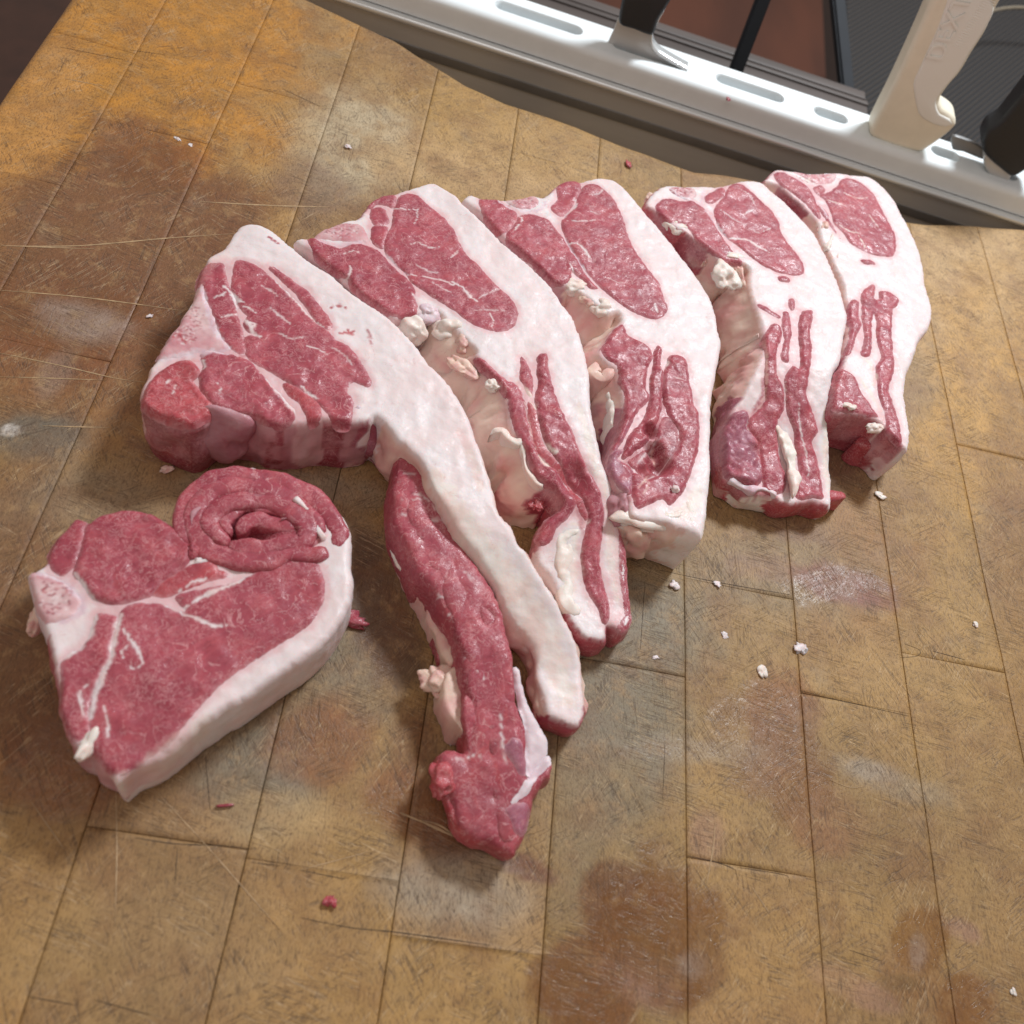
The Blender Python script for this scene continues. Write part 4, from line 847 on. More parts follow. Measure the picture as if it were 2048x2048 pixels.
# fourth chop
r4 = tag(empty("pork_chop", tuple(P(1470, 650))), "raw chop right of the middle one, bulging purplish fold, straight lean streaks in its fat", "meat", GRP)
b4 = Body("fat", r4, [('red', 'c8', "120 250 140 210 170 180"), ('bone', 'c8', "240 145 330 150 430 150"), ('lean', 'c8', "530 150 610 140"), ('fat', 'c8', "680 120 760 115 820 130 880 180 950 240 1050 340 1130 430 1180 520 1230 620 1280 740 1310 850 1330 940 1310 1050 1290 1180 1250 1260 1230 1350 1210 1480 1215 1600 1225 1700 1222 1850"),
                      ('fat', 'c9', "1085 1420 1108 1600 1108 1760"), ('red', 'c9', "1095 1800 1040 1795 960 1770 840 1790 760 1785"), ('white', 'c9', "700 1745 600 1730 500 1710"), ('red', 'c9', "430 1660 350 1620"), ('purp', 'c9', "330 1500 330 1390 320 1290 370 1190 400 1110"),
                      ('sheet', 'c9', "470 1020 520 920 560 830 600 720 620 640 600 560"), ('sheet', 'c8', "810 1040 800 960 770 880 750 800 735 720 740 650 700 612"), ('sheet', 'c8', "620 605 560 590"), ('dlean', 'c8', "500 545 460 510 410 470"), ('red', 'c8', "360 430 290 400 230 350 170 300 120 270")],
          .036, r=.003, seed=150, slope=drop(P(1600, 800)[1], P(1600, 1000)[1], .019))
I("tenderloin", b4, 'lean', 'c8', "185 275 240 235 330 250 400 252 470 300 530 390 590 480 650 560 695 605 610 595 545 565 485 520 425 470 395 420 335 375 255 362 205 320", lift=.0008)
I("bone", b4, 'bone', 'c8', "262 172 330 162 400 172 418 208 380 238 305 210", lift=.0004, rag=.0006)
I("side_muscle", b4, 'lean', 'c8', "480 222 540 182 580 162 598 200 560 230 520 258 482 258")
I("loin_eye", b4, 'lean', 'c8', "632 152 690 147 740 190 800 240 868 300 910 370 920 420 960 490 1010 550 1050 620 1058 668 1000 680 900 664 830 630 760 580 680 520 630 480 570 420 532 340 542 280 590 220 612 180")
I("side_muscle", b4, 'lean', 'c8', "912 702 950 696 978 715 960 728 920 720")
I("lean_strip", b4, 'lean', 'c8', "790 860 830 870 870 895 922 932 905 942 850 912 800 880")
I("lean_strip", b4, 'lean', 'c9', "650 560 690 525 735 540 748 600 720 680 710 780 720 880 758 960 768 1100 722 1200 722 1350 740 1500 778 1600 768 1690 700 1722 620 1690 600 1480 575 1340 505 1270 522 1195 590 1120 640 1050 632 900 640 750 615 640", lift=.0014)
I("lean_strip", b4, 'lean', 'c9', "762 442 798 442 810 520 818 600 800 680 798 775 765 785 742 740 770 640 752 540")
I("lean_strip", b4, 'lean', 'c9', "800 352 828 347 840 390 820 428 798 395")
I("lean_strip", b4, 'lean', 'c9', "900 432 962 427 960 500 942 580 958 700 948 820 930 950 930 1040 980 1180 998 1280 960 1350 998 1480 1028 1640 1038 1745 960 1740 860 1750 840 1650 868 1550 850 1400 828 1250 792 1150 780 1000 772 910 828 815 878 832 880 700 870 600 870 500", lift=.0014)
I("lean_strip", b4, 'purp', 'c9', "395 1160 480 1130 520 1175 500 1250 560 1340 590 1480 610 1600 560 1660 450 1650 360 1600 340 1480 335 1380 330 1290 365 1200", lift=.0035)
seams(b4, [('c8', 20, "620 470 720 480 800 530 860 560"), ('c8', 8, "860 410 800 440 760 420"), ('c8', 8, "680 180 740 220 760 270"), ('c8', 8, "560 300 640 360 720 390"), ('c9', 10, "770 900 775 1000 770 1090"), ('c9', 12, "860 1080 870 1250 910 1450 930 1600"), ('c9', 12, "500 1190 500 1270 560 1340 590 1450"), ('c8', 20, "760 300 700 330")], seed=41)
seams(b4, [('c8', 26, "250 160 320 215 400 245 470 290"), ('c8', 34, "470 300 540 390 600 470 660 540"), ('c8', 24, "470 160 460 220 450 280")], name="cartilage", code='cart', seed=42)
seams(b4, [('c9', 90, "530 1210 570 1380 620 1560 650 1700"), ('c9', 90, "370 1660 520 1690 650 1710"), ('c9', 60, "620 900 620 1050 560 1150")], code='lean', seed=45, strength=.85)
seams(b4, [('c9', 60, "1060 1100 1060 1400 1080 1700")], code='white', seed=46, strength=.8)
seams(b4, [('c9', 20, "620 620 640 800 635 1000 600 1090 520 1170")], code='peach', seed=47, strength=.7)
speckle(b4, 'c8', (340, 190, 70, 28), 30, 82)
ribbon("fat_cord", r4, 'c9', "710 1220 760 1280 790 1360 800 1460 810 1560 820 1660 810 1760", [50, 110, 110, 100, 90, 60, 30], .037, 'white', z0=.02, seed=161, amp=.0020)
ribbon("fat_cord", r4, 'c9', "370 1630 420 1660 500 1700 600 1690 700 1740", [40, 60, 50, 40, 30], .0345, 'cart', z0=.016, seed=162, amp=.0018)
ribbon("lean_flap", r4, 'c9', "650 1800 760 1830 860 1830 960 1840 1090 1830", [50, 80, 90, 90, 70], .014, 'red', z0=.0004, seed=163, amp=.0014)
for (x, y, z, rd, cd_, sc, ro) in [(590, 690, .034, .0095, 'white', (1., 1.2, .6), .2), (680, 700, .034, .0055, 'peach', (.6, 1.8, .7), .1), (300, 400, .033, .005, 'white', (1.4, .9, .7), 0), (360, 400, .033, .0045, 'white', (1., 1.2, .7), 0), (490, 590, .028, .004, 'peach', (.5, 2., .8), -.4), (640, 570, .035, .004, 'white', (1.8, .8, .5), .2), (160, 240, .032, .005, 'peach', (1., 1., .8), 0), (250, 270, .0355, .0028, 'purp', (1, 1, .4), 0)]:
    lump("fat_lobe", r4, *T('c8', f"{x} {y}")[0], z, rd, cd_, seed=int(x + y), amp=.30, scale=sc, rot=ro)
lump("fat_lobe", r4, *T('c9', "530 960")[0], .020, .007, 'peach', 171, amp=.2, scale=(1., 1.6, 1.), rot=-.2)
child_fix(r4)

halo(b4)
# fifth chop, back right
SL[0] = None
r5 = tag(empty("pork_chop", tuple(P(1700, 620))), "rearmost raw chop, right end of the row nearest the steel rail, short red end", "meat", GRP)
b5 = Body("fat", r5, [('lean', 'c8', "820 125 850 90 900 50"), ('bone', 'c8', "980 60 1080 75 1180 70 1260 70"), ('fat', 'c8', "1340 80 1440 90 1500 120 1560 180 1610 240 1650 320 1700 410 1750 520 1780 640 1800 760 1830 860 1830 940 1810 1000 1760 1070 1720 1180 1680 1280 1670 1400 1690 1520 1702 1620"),
                      ('fat', 'c9', "1655 1350 1645 1400"), ('red', 'c9', "1600 1390 1560 1340 1500 1290 1470 1240"), ('lean', 'c9', "1420 1200 1330 1165 1230 1150 1110 1140"), ('lean', 'c9', "1105 1000 1120 910 1160 820"), ('peach', 'c9', "1185 740 1210 600 1225 480 1215 400"),
                      ('peach', 'c8', "1310 820 1290 720 1240 620 1210 540 1165 480 1150 400 1140 370"), ('dlean', 'c8', "1090 310 1030 250 970 200"), ('peach', 'c8', "920 160 870 140")],
          .035, r=.003, seed=190)
I("tenderloin", b5, 'lean', 'c8', "885 92 940 80 1020 120 1080 160 1120 220 1150 300 1158 345 1130 325 1070 255 990 190 920 145", lift=.0008)
I("side_muscle", b5, 'lean', 'c8', "1122 172 1160 152 1188 180 1152 208")
I("loin_eye", b5, 'lean', 'c8', "1290 122 1350 112 1420 152 1480 212 1530 300 1570 380 1600 460 1605 530 1578 573 1500 568 1420 543 1350 500 1300 440 1250 390 1230 320 1190 240 1162 210 1220 190 1270 152")
I("side_muscle", b5, 'lean', 'c8', "1152 272 1190 302 1220 370 1260 450 1285 478 1240 420 1200 360 1162 302")
I("side_muscle", b5, 'lean', 'c8', "1402 596 1460 602 1478 620 1430 618")
I("lean_strip", b5, 'lean', 'c9', "1240 352 1288 362 1290 440 1310 520 1272 600 1250 680 1218 738 1195 738 1222 640 1232 540 1218 440")
I("lean_strip", b5, 'lean', 'c9', "1312 312 1350 264 1398 244 1404 290 1398 340 1440 342 1440 292 1500 292 1568 342 1558 390 1530 420 1520 550 1530 700 1530 850 1500 980 1550 1120 1580 1250 1590 1370 1540 1325 1490 1255 1480 1150 1440 1050 1420 950 1410 830 1448 760 1420 600 1418 500 1398 450 1382 500 1382 600 1368 738 1302 738 1330 640 1320 500 1312 400", lift=.0012)
I("lean_strip", b5, 'lean', 'c9', "1150 835 1215 862 1258 900 1290 975 1365 1085 1425 1165 1395 1170 1250 1135 1115 1125 1115 980 1125 905", lift=.0012)
I("bone", b5, 'bone', 'c8', "1000 75 1080 85 1170 85 1250 85 1230 130 1150 140 1100 120", lift=.0004, rag=.0006)
seams(b5, [('c8', 10, "1190 240 1260 260 1310 280"), ('c8', 12, "1380 450 1410 500 1420 530"), ('c8', 10, "1250 380 1320 430 1390 440"), ('c8', 8, "1300 200 1380 230 1440 230"), ('c8', 8, "1450 330 1500 400"), ('c9', 40, "1320 760 1370 800 1400 880 1390 950"), ('c9', 40, "1290 900 1370 1000 1420 1080 1460 1180 1470 1240"), ('c8', 14, "1100 100 1080 140")], seed=51, code='white')
seams(b5, [('c9', 120, "1180 950 1280 1060 1380 1170"), ('c9', 50, "1540 1300 1600 1390")], code='lean', seed=55, strength=.7)
speckle(b5, 'c8', (1110, 110, 110, 26), 36, 83)
seams(b5, [('c8', 20, "960 90 1030 120 1100 180 1150 260 1210 350 1260 430")], name="cartilage", code='cart', seed=52)
for (x, y, z, rd, cd_, sc, ro) in [(890, 140, .031, .0042, 'peach', (1.2, 1, .8), 0), (960, 200, .029, .005, 'peach', (1.2, 1., .8), .3), (1180, 400, .033, .005, 'peach', (.7, 1.6, .6), -.3), (1210, 500, .033, .0048, 'white', (.6, 1.8, .6), -.3), (1250, 600, .032, .0048, 'peach', (.6, 1.8, .6), -.3), (1330, 1470, .0355, .0034, 'white', (1.3, .9, .7), .2), (1480, 1590, .034, .0042, 'white', (1.4, .7, .7), .3)]:
    lump("fat_lobe", r5, *T('c8', f"{x} {y}")[0], z, rd, cd_, seed=int(x + y), amp=.30, scale=sc, rot=ro)
ribbon("lean_flap", r5, 'c9', "1290 1330 1400 1350 1500 1380 1620 1400", [120, 150, 150, 80], .020, 'red', z0=.0004, seed=191, amp=.0014)
child_fix(r5)

halo(b5)
# ------------------------------------------------------------------ scraps on the block
sc_ = [(707, 1243, .0042, 'lean', "scrap of red lean beside the small heart-shaped chop", (1.4, 1, .6)), (661, 1803, .0022, 'red', "tiny red meat crumb on bare wood below the tail of the largest chop", (1, 1, .8)),
       (1350, 1168, .0020, 'fat', "rounded white fat crumb just below the square end of the middle chop", (1, 1.2, .8)), (1437, 1170, .0017, 'fat', "flat white fat crumb right of the rounded one, below the middle chop", (1.3, .9, .5)),
       (1600, 1294, .0030, 'fat', "largest pale fat scrap, three-cornered, lying on a seam at right", (1.2, 1., .5)), (1525, 1343, .0021, 'white', "round cream fat crumb above a reddish stain at right", (1.1, 1, .8)),
       (1761, 991, .0019, 'white', "cream fat crumb right of the two rearmost chops' ends", (1.3, .9, .7)), (334, 938, .0019, 'peach', "small tan crumb under the front of the largest chop", (1.4, .8, .7)),
       (1257, 327, .0022, 'red', "small pink shred at the back edge between middle and fourth chop", (1.8, .7, .5)), (696, 293, .0013, 'fat', "tiny pale crumb on the bleached patch behind the chops", (1.2, 1, .6)),
       (1951, 1249, .0013, 'white', "tiny cream crumb alone near the right edge of the block", (1, 1, .7)), (1448, 1270, .0013, 'fat', "tiny white crumb left of the three-cornered scrap", (1, 1.4, .6)),
       (355, 278, .0012, 'fat', "pale crumb at the corner of a dark stave, back left", (1.6, .8, .6)), (382, 290, .0012, 'fat', "second pale crumb beside the dark stave corner, back left", (1, 1, .6)),
       (2027, 1984, .0012, 'white', "tiny cream crumb at the front right corner", (1, 1, .7)), (300, 632, .0011, 'fat', "tiny pale crumb left of the largest chop's bone", (.8, 1.6, .6)), (1312, 1315, .0011, 'fat', "tiny white crumb right of the largest chop's tail end", (1.2, 1, .6))]
for i, (x, y, rd, cd_, lb, sc) in enumerate(sc_):
    o = lump("meat_scrap", None, x, y, rd * .4, rd, cd_, seed=i * 3, amp=.8, scale=(sc[0] * 1.15, sc[1], sc[2] * .55), rot=i, sub=3)
    tag(o, lb, "scrap", "small scraps of meat and fat on the block")
o = lump("meat_scrap", None, 1456, 198, .0188, .0016, 'dlean', seed=77, amp=.4, scale=(1, 1.3, .6), sub=3)
tag(o, "tiny dark red speck on the front edge of the white knife rack", "scrap", "small scraps of meat and fat on the block")
o = ribbon("meat_thread", None, 'px', "432 1612 448 1611 468 1609", 4, .0011, 'dlean', z0=.0002, seed=3, amp=.0002)
tag(o, "thin dark red shred lying on grey wood below the small chop", "scrap")
o = ribbon("sinew_thread", None, 'c4', "585 930 590 890 620 900 650 870 665 920", 6, .0016, 'fat', z0=.0002, seed=3, amp=.0002)
tag(o, "curled white sinew thread beside the tail of the largest chop", "scrap")

# ------------------------------------------------------------------ rail, rack and tools behind
STEEL = simple("brushed_steel", (.62, .62, .61), .42, .30, var=.25, vscale=30, bump=.15, bscale=240, stretch=(.05, 1, 1))
STEELD = simple("dull_steel_band", (.25, .25, .25), .45, .5, var=.2, vscale=40)
STEELB = simple("polished_steel", (.80, .84, .86), .22, .55)
PLAST = simple("white_rack_plastic", (.82, .87, .89), .6, var=.05, vscale=80, bump=.1, bscale=200)
IVORY = simple("ivory_handle_plastic", (.88, .81, .66), .48, var=.08, vscale=90, bump=.25, bscale=500)
IVORYL = simple("pale_handle_plastic", (.88, .87, .82), .5, bump=.2, bscale=500)
BLACK = simple("black_rubber", (.018, .021, .026), .5, bump=.3, bscale=400)
O2 = np.array([-.092, .688]); U2 = np.array([.562, -.040]); U2 /= np.linalg.norm(U2); V2 = np.array([-U2[1], U2[0]])
def RW(u, v, z): p = O2 + U2 * u + V2 * v; return (p[0], p[1], z)
def RP(px, py, z):
    q = P(px, py, z)[:2] - O2; return q @ U2, q @ V2
def RV(px, py, v):
    "photograph point on the upright plane at depth v of the rack: returns (u, z)"
    d = R @ np.array([px - 1024., -(py - 1024.), -F]); nn = np.array([V2[0], V2[1], 0])
    t = ((np.array([*(O2 + V2 * v), 0]) - CAM) @ nn) / (d @ nn); q = CAM + d * t
    return (q[:2] - O2) @ U2, q[2]
def rbox(name, u0, u1, v0, v1, z0, z1, mat, parent=None, bev=0.):
    bm = bmesh.new(); bmesh.ops.create_cube(bm, size=1.)
    for v in bm.verts:
        v.co = Vector(RW((u0 + u1) / 2 + v.co.x * (u1 - u0), (v0 + v1) / 2 + v.co.y * (v1 - v0), (z0 + z1) / 2 + v.co.z * (z1 - z0)))
    if bev: bmesh.ops.bevel(bm, geom=bm.edges[:], offset=bev, segments=4, profile=.5, affect='EDGES')
    me = bpy.data.meshes.new(name); bm.to_mesh(me); bm.free(); me.materials.append(mat)
    me.polygons.foreach_set("use_smooth", [bool(bev)] * len(me.polygons))
    return link(bpy.data.objects.new(name, me), parent)
rail = tag(empty("steel_rail", RW(.3, 0, 0)), "long brushed steel rail standing behind the back edge of the block", "rail")
rbox("steel_face", -.06, 1.1, .0, .0035, -.16, -.0066, STEEL, rail)
rbox("lip", -.06, 1.1, -.0045, .006, -.0062, -.0006, STEELB, rail, .0024)
rbox("band", -.06, 1.1, -.0012, .0, -.030, -.0225, STEELD, rail, .0004)
child_fix(rail)
rack = tag(empty("knife_rack", RW(.3, .022, 0)), "white plastic knife rack bar with rounded slots, fixed on top of the steel rail", "knife rack")
ZT = .0185
slots = []
for (xa, ya, xb, yb) in [(980, 5, 1176, 66), (1214, 84, 1382, 136), (1422, 152, 1578, 200), (1618, 212, 1705, 238), (1752, 262, 1852, 288), (1852, 290, 1928, 312), (1975, 330, 2042, 352)]:
    a = RP(xa, ya, ZT); b = RP(xb, yb, ZT); slots.append((a[0] + .004, b[0] - .004, .0215))
def rack_top():
    u0, u1, v0, v1 = -.055, 1.0, .0012, .0445
    rr = .006; hw = .0066
    bm = bmesh.new()
    # outline with rounded long edges as rows
    V = []; E_ = []; loops = []
    def loop(pts):
        s0 = len(V); V.extend([Vector(p) for p in pts]); n = len(pts); E_.extend([(s0 + i, s0 + (i + 1) % n) for i in range(n)]); loops.append((s0, n))
    loop([(u0, v0 + rr), (u1, v0 + rr), (u1, v1 - rr), (u0, v1 - rr)])
    for (a, b, c) in slots:
        pts = []
        for k in range(11):
            t = -math.pi / 2 + math.pi * k / 10; pts.append((b - hw + hw * math.cos(t), c + hw * math.sin(t)))
        for k in range(11):
            t = math.pi / 2 + math.pi * k / 10; pts.append((a + hw + hw * math.cos(t), c + hw * math.sin(t)))
        loop(pts)
    faces = [list(range(s, s + n)) for s, n in loops]
    r = delaunay_2d_cdt(V, E_, [], 1, 1e-7)
    vs = np.array([tuple(v) for v in r[0]]); fs = []
    for f in r[2]:
        c = vs[list(f)].mean(0)
        ok = True
        for (a, b, cc) in slots:
            uu = min(max(c[0], a + hw), b - hw)
            if math.hypot(c[0] - uu, c[1] - cc) < hw * .97: ok = False
        if ok: fs.append(tuple(f))
    VV = [RW(x, y, ZT) for x, y in vs]
    m = {}
    for k, oo in enumerate(r[3]):
        for o_ in oo: m[o_] = k
    # slot walls with a soft rim
    for s, n in loops[1:]:
        ring = [m[s + i] for i in range(n)]
        c = np.mean([vs[i] for i in ring], 0)
        for (sh, dz) in ((.0005, -.0003), (.0009, -.0012), (.0009, -.018)):
            nw = []
            for i in range(n):
                p = vs[m[s + i]]
                a, b, cc = slots[loops.index((s, n)) - 1]
                uu = min(max(p[0], a + hw), b - hw); d = np.array([uu - p[0], cc - p[1]]); d = d / (np.linalg.norm(d) + 1e-9) * sh
                nw.append(len(VV)); VV.append(RW(p[0] + d[0], p[1] + d[1], ZT + dz))
            for i in range(n): j = (i + 1) % n; fs.append((ring[j], ring[i], nw[i], nw[j]))
            ring = nw
        fs.append(tuple(ring))
    # rounded long edges and sides
    for (v_edge, sgn) in ((v0, 1), (v1, -1)):
        ringp = None
        for k in range(8):
            if k < 7:
                t = math.pi / 2 * k / 6; vv = v_edge + sgn * rr * (1 - math.sin(t)) if sgn > 0 else v_edge - rr * (1 - math.sin(t)); zz = ZT - rr * (1 - math.cos(t))
                if k == 0: vv = v_edge + sgn * rr; zz = ZT
            else: vv = v_edge; zz = .0
            a = len(VV); VV.append(RW(u0, vv, zz)); VV.append(RW(u1, vv, zz))
            if ringp is not None: fs.append((ringp, ringp + 1, a + 1, a) if sgn > 0 else (ringp + 1, ringp, a, a + 1))
            ringp = a
    return mesh_obj("slotted_bar", VV, fs, PLAST, rack, smooth=False)
sb = rack_top()
for p_ in sb.data.polygons:
    if len(p_.vertices) == 4: p_.use_smooth = True
child_fix(rack)

def upright(name, parent, pts, v, th, mat, bev=.002, seg=4):
    "outline traced on the upright plane at depth v, extruded to its real thickness and rounded"
    uz = [RV(x, y, v) for x, y in pts]
    if len(uz) > 4: uz = [tuple(q) for q in resample(np.array(uz), .004)]
    ar = area2(np.array(uz))
    if ar < 0: uz = uz[::-1]
    bm = bmesh.new()
    f = [bm.verts.new(RW(u, v - th / 2, z)) for u, z in uz]; b = [bm.verts.new(RW(u, v + th / 2, z)) for u, z in uz]
    bm.faces.new(f); bm.faces.new(b[::-1]); n = len(f); ed = []
    for i in range(n): bm.faces.new((f[(i + 1) % n], f[i], b[i], b[(i + 1) % n]))
    bm.normal_update()
    if bev:
        ed = [e for e in bm.edges if (e.verts[0] in f and e.verts[1] in f) or (e.verts[0] in b and e.verts[1] in b)]
        bmesh.ops.bevel(bm, geom=ed, offset=bev, segments=seg, profile=.5, affect='EDGES', clamp_overlap=True)
    me = bpy.data.meshes.new(name); bm.to_mesh(me); bm.free(); me.materials.append(mat)
    me.polygons.foreach_set("use_smooth", [True] * len(me.polygons))
    o = link(bpy.data.objects.new(name, me), parent)
    return o
K2 = lambda s: [(1624 + float(a) / 4.557, float(b) / 4.557) for a, b in zip(s.split()[::2], s.split()[1::2])]
kn = tag(empty("boning_knife", RW(*RP(1790, 275, ZT), ZT)), "knife with an ivory plastic hooked handle standing blade-down in the white rack", "knife")
upright("handle", kn, K2("525 1165 560 1040 700 760 830 480 960 190 1050 -20 1140 -220 1230 -420 1500 -430 1800 -380 1790 -220 1665 0 1560 230 1440 420 1340 590 1230 720 1160 820 1150 880 1180 920 1240 960 1290 1010 1300 1070 1250 1130 1150 1210 1000 1310 900 1305 700 1250"), .0215, .024, IVORY, .0065, 5)
upright("grip_panel", kn, K2("960 960 910 700 960 560 1040 380 1130 180 1200 -20 1290 -260 1500 -260 1640 0 1540 220 1420 410 1320 580 1210 710 1130 820 1120 890 1150 960 1240 1010 1270 1060 1200 1080 1080 1050"), .0205, .0245, IVORYL, .002, 3)
for k in range(26):
    t = k / 25.; x = 1290 + t * 330; y = 420 - t * 520
    a = RV(1624 + x / 4.557, y / 4.557, .008); b = RV(1624 + (x + 105) / 4.557, (y + 42) / 4.557, .008)
    A = Vector(RW(a[0], .0082, a[1])); B = Vector(RW(b[0], .0086, b[1]))
    d = B - A; bm = bmesh.new(); bmesh.ops.create_cone(bm, cap_ends=True, segments=8, radius1=.00035, radius2=.00035, depth=d.length)
    bmesh.ops.transform(bm, matrix=Matrix.Translation((A + B) / 2) @ d.to_track_quat('Z', 'Y').to_matrix().to_4x4(), verts=bm.verts)
    me = bpy.data.meshes.new("grip_rib"); bm.to_mesh(me); bm.free(); me.materials.append(IVORYL); link(bpy.data.objects.new("grip_rib", me), kn)
# raised lettering running up the handle
a = RV(*K2("1180 560")[0], .008); b = RV(*K2("1450 0")[0], .008)
cu = bpy.data.curves.new("lettering", 'FONT'); cu.body = "DEXTER"; cu.size = .0175; cu.extrude = .0011; cu.bevel_depth = .0002; cu.space_character = 1.08
A = Vector(RW(a[0], .0082, a[1])); B = Vector(RW(b[0], .0082, b[1])); dx = (B - A).normalized(); ny = Vector((-V2[0], -V2[1], 0)); dy = ny.cross(dx).normalized()
to = bpy.data.objects.new("lettering_tmp", cu); COL.objects.link(to)
dg = bpy.context.evaluated_depsgraph_get(); tm = bpy.data.meshes.new_from_object(to.evaluated_get(dg)); bpy.data.objects.remove(to)
tm.materials.clear(); tm.materials.append(IVORYL)
lo = bpy.data.objects.new("lettering", tm); link(lo, kn)
mw = Matrix(((dx.x, dy.x, ny.x, A.x), (dx.y, dy.y, ny.y, A.y), (dx.z, dy.z, ny.z, A.z), (0, 0, 0, 1)))
tm.transform(mw)
upright("blade", kn, [(1760, 262), (1840, 290), (1835, 298), (1757, 270)], .0215, .0016, STEELB, 0)
child_fix(kn)

tl = tag(empty("slicing_tool", RW(*RP(1290, 110, ZT), ZT)), "tool with black grip and bent sheet-steel shank in the rack's second slot", "kitchen tool")
upright("grip", tl, [(1240, 36), (1246, -10), (1262, -90), (1300, -180), (1400, -190), (1385, -90), (1340, -5), (1318, 30), (1306, 60), (1270, 48)], .0200, .020, BLACK, .005)
upright("shank", tl, [(1216, 91), (1228, 58), (1242, 30), (1275, 44), (1304, 56), (1302, 80), (1306, 100), (1340, 122), (1376, 143), (1300, 122), (1250, 104)], .0200, .0022, STEEL, .0006)
pts = [(1342, -8), (1318, 36), (1304, 66), (1304, 90), (1316, 106), (1345, 124), (1374, 140)]
cl = resample(np.array([RV(x, y, .017) for x, y in pts]), .0012, closed=False)
Vb, Fb = [], []
tn = np.gradient(cl, axis=0); tn /= np.linalg.norm(tn, axis=1)[:, None]; nb = np.column_stack([-tn[:, 1], tn[:, 0]])
n = len(cl)
for (vv, s_) in ((.0155, .0006), (.0275, .0006), (.0275, -.0006), (.0155, -.0006)):
    Vb += [RW(q[0] + m_[0] * s_, vv, q[1] + m_[1] * s_) for q, m_ in zip(cl, nb)]
for j in range(4):
    for i in range(n - 1): Fb.append((j * n + i, j * n + i + 1, ((j + 1) % 4) * n + i + 1, ((j + 1) % 4) * n + i))
mesh_obj("bent_blade", Vb, Fb, STEELB, tl)
child_fix(tl)

k3 = tag(empty("kitchen_knife", RW(*RP(2000, 340, ZT), ZT)), "black-handled knife with a steel ferrule at the right end of the rack", "knife")
upright("grip", k3, [(1964, 290), (1962, 266), (1974, 244), (2000, 226), (2036, 180), (2080, 130), (2180, 80), (2140, 220), (2085, 320), (2052, 324), (2036, 334), (2018, 338), (1992, 318), (1974, 302)], .0215, .022, BLACK, .006)
upright("ferrule", k3, [(1966, 318), (1970, 300), (1990, 316), (2020, 341), (2012, 354), (1995, 352), (1976, 338)], .0200, .014, STEEL, .002)
child_fix(k3)
gp = upright("grip", None, [(1905, 270), (1945, 283), (1970, 300), (1966, 316), (1925, 300), (1905, 296)], .026, .004, STEELD, .0006)
gp.name = "steel_clip"; tag(gp, "small dull steel clip on the rack beside the black-handled knife", "clip")

# things lower down behind the rack
FLOORM = simple("red_brown_floor", (.095, .026, .010), .8, var=.6, vscale=9, stretch=(1, .25, 1))
LEDGE = simple("grey_brown_laminate", (.09, .070, .063), .5, var=.5, vscale=60, stretch=(.06, 1, 1))
POST = simple("dark_painted_steel", (.012, .015, .021), .75, var=.2)
MAT = simple("black_ribbed_rubber", (.013, .013, .015), .8); MATR = simple("ribbed_rubber_crest", (.05, .040, .034), .8)
fl = mesh_obj("floor", [(-3, -2, -.85), (4, -2, -.85), (4, 5, -.85), (-3, 5, -.85)], [(0, 1, 2, 3)], simple("dark_floor", (.030, .012, .008), .6, var=.4, vscale=8), None, False); fl["kind"] = "structure"
cab = tag(empty("cabinet", RW(.35, .2, -.3)), "red-brown wooden cabinet top lower down behind the knife rack", "cabinet")
rbox("cabinet_top", -.06, .60, .30, 1.4, -.42, -.34, FLOORM, cab, .004)
for i, (ya, yb, zz) in enumerate([(160, 131, -.036), (130, 121, -.034), (120, 104, -.037)]):
    va = RP(1500, ya, zz)[1]; vb = RP(1500, yb, zz)[1]
    rbox("trim_board", -.06, .452, va, vb - .001, -.40, zz, LEDGE, cab, .0012)
child_fix(cab)
def post(name, px0, py0, px1, py1, z0, z1, w0, lab):
    a = Vector(P(px0, py0, z0)); b = Vector(P(px1, py1, z1)); d = b - a
    bm = bmesh.new(); bmesh.ops.create_cube(bm, size=1.)
    for v in bm.verts: v.co = Vector((v.co.x * w0, v.co.y * w0 * .6, v.co.z * d.length))
    bmesh.ops.bevel(bm, geom=bm.edges[:], offset=w0 * .12, segments=2, affect='EDGES')
    bmesh.ops.transform(bm, matrix=Matrix.Translation((a + b) / 2) @ d.to_track_quat('Z', 'Y').to_matrix().to_4x4(), verts=bm.verts)
    me = bpy.data.meshes.new(name); bm.to_mesh(me); bm.free(); me.materials.append(POST)
    o = link(bpy.data.objects.new(name, me)); tag(o, lab, "post"); return o
post("metal_post", 1468, 150, 1548, -60, -.03, .05, .0125, "dark metal post behind the rack, left of the two")
post("metal_post", 1700, 250, 1668, -60, -.10, -.02, .016, "dark metal post behind the rack, right of the two, beside the ribbed mat")
mt = tag(empty("rubber_mat", tuple(P(1850, 200, -.14))), "black ribbed rubber mat lower down behind the right half of the rack", "mat")
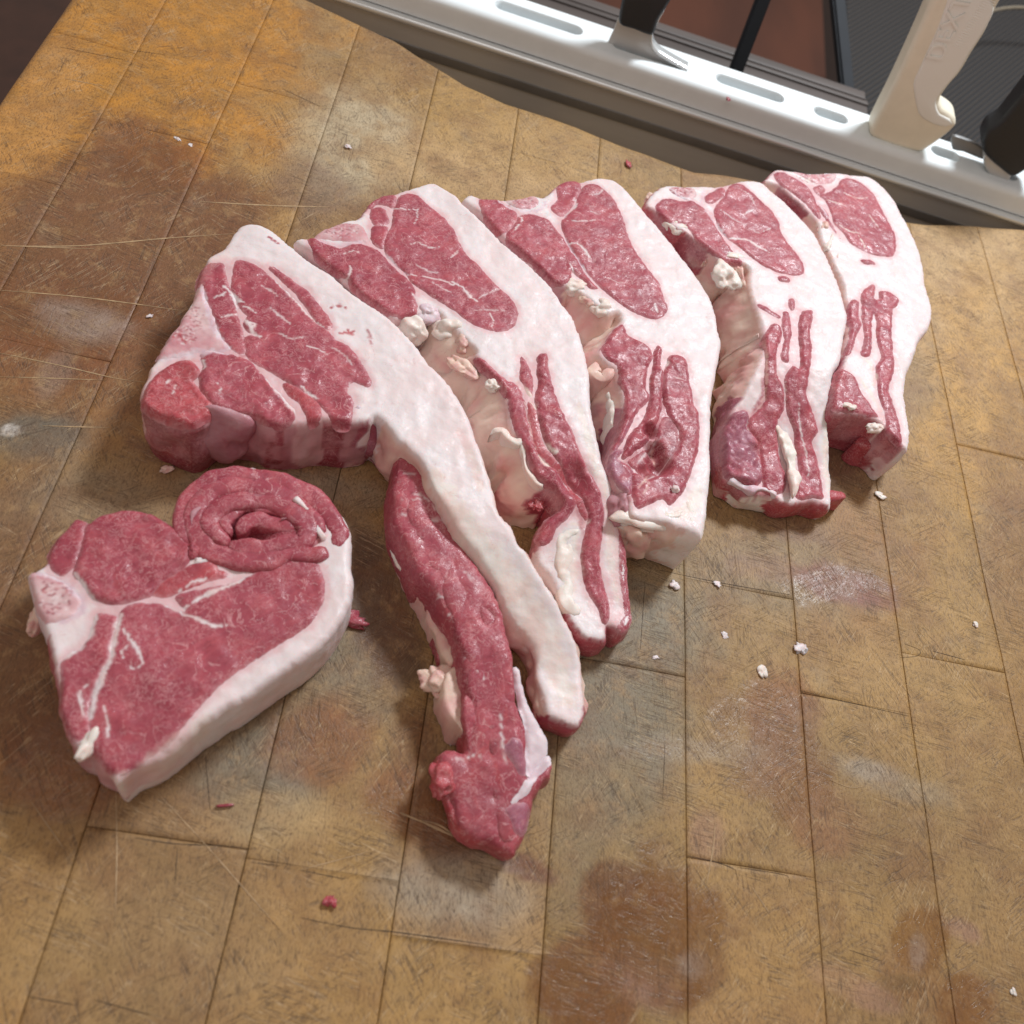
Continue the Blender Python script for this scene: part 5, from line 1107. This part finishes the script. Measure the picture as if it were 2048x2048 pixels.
def mat_quad():
    z = -.15
    A = P(1700, 330, z); B = P(2200, 520, z); C_ = P(2250, -60, z); D = P(1690, -60, z)
    mesh_obj("mat_base", [A, B, C_, D], [(0, 1, 2, 3)], MAT, mt, False)
    V, Fs = [], []; a = P(1800, 250, z); b = P(1860, 205, z); d = (b - a); d /= np.linalg.norm(d); nrm = np.array([-d[1], d[0], 0])
    o0 = P(1870, 150, z); base = 0; poly = np.array([A[:2], B[:2], C_[:2], D[:2]])
    for k in range(-60, 61):
        c = o0 + nrm * k * .0062
        ts_ = np.linspace(-.6, .6, 241); q = c[None] + d[None] * ts_[:, None]; ins = inside(q[:, :2], poly)
        if ins.sum() < 3: continue
        i0, i1 = np.where(ins)[0][[0, -1]]; p0, p1 = q[i0], q[i1]; w_ = nrm * .0014
        for p_ in (p0, p1):
            V += [p_ - w_, p_ - w_ * .5 + (0, 0, .0016), p_ + w_ * .5 + (0, 0, .0016), p_ + w_]
        Fs += [(base + j, base + j + 1, base + 5 + j, base + 4 + j) for j in range(3)]
        base += 8
    o = mesh_obj("mat_ribs", V, Fs, MATR, mt, False); o["kind"] = "stuff"
mat_quad(); child_fix(mt)
pts = [P(x, y, -.10) for x, y in [(1930, 60), (1960, 30), (2000, 17), (2050, 14), (2110, 22)]]
cu = bpy.data.curves.new("c", 'CURVE'); cu.dimensions = '3D'; sp = cu.splines.new('NURBS'); sp.points.add(4); cu.bevel_depth = .0022; sp.use_endpoint_u = True; sp.order_u = 3
for q, p_ in zip(sp.points, pts): q.co = (*p_, 1)
to = bpy.data.objects.new("t", cu); COL.objects.link(to); dg = bpy.context.evaluated_depsgraph_get(); tm = bpy.data.meshes.new_from_object(to.evaluated_get(dg)); bpy.data.objects.remove(to)
tm.materials.clear(); tm.materials.append(simple("tan_cable", (.22, .18, .13), .5))
o = link(bpy.data.objects.new("cable", tm)); tag(o, "tan cable curving over the ribbed mat at the top right corner", "cable")
# dark furniture left of the block
dk = box("side_cabinet", -.75, -.33, .2, 1.2, -.85, -.25, simple("dark_brown_wood", (.050, .018, .010), .5, var=.5, vscale=20), bev=.004)
tag(dk, "dark brown cabinet lower down past the left edge of the block", "cabinet")
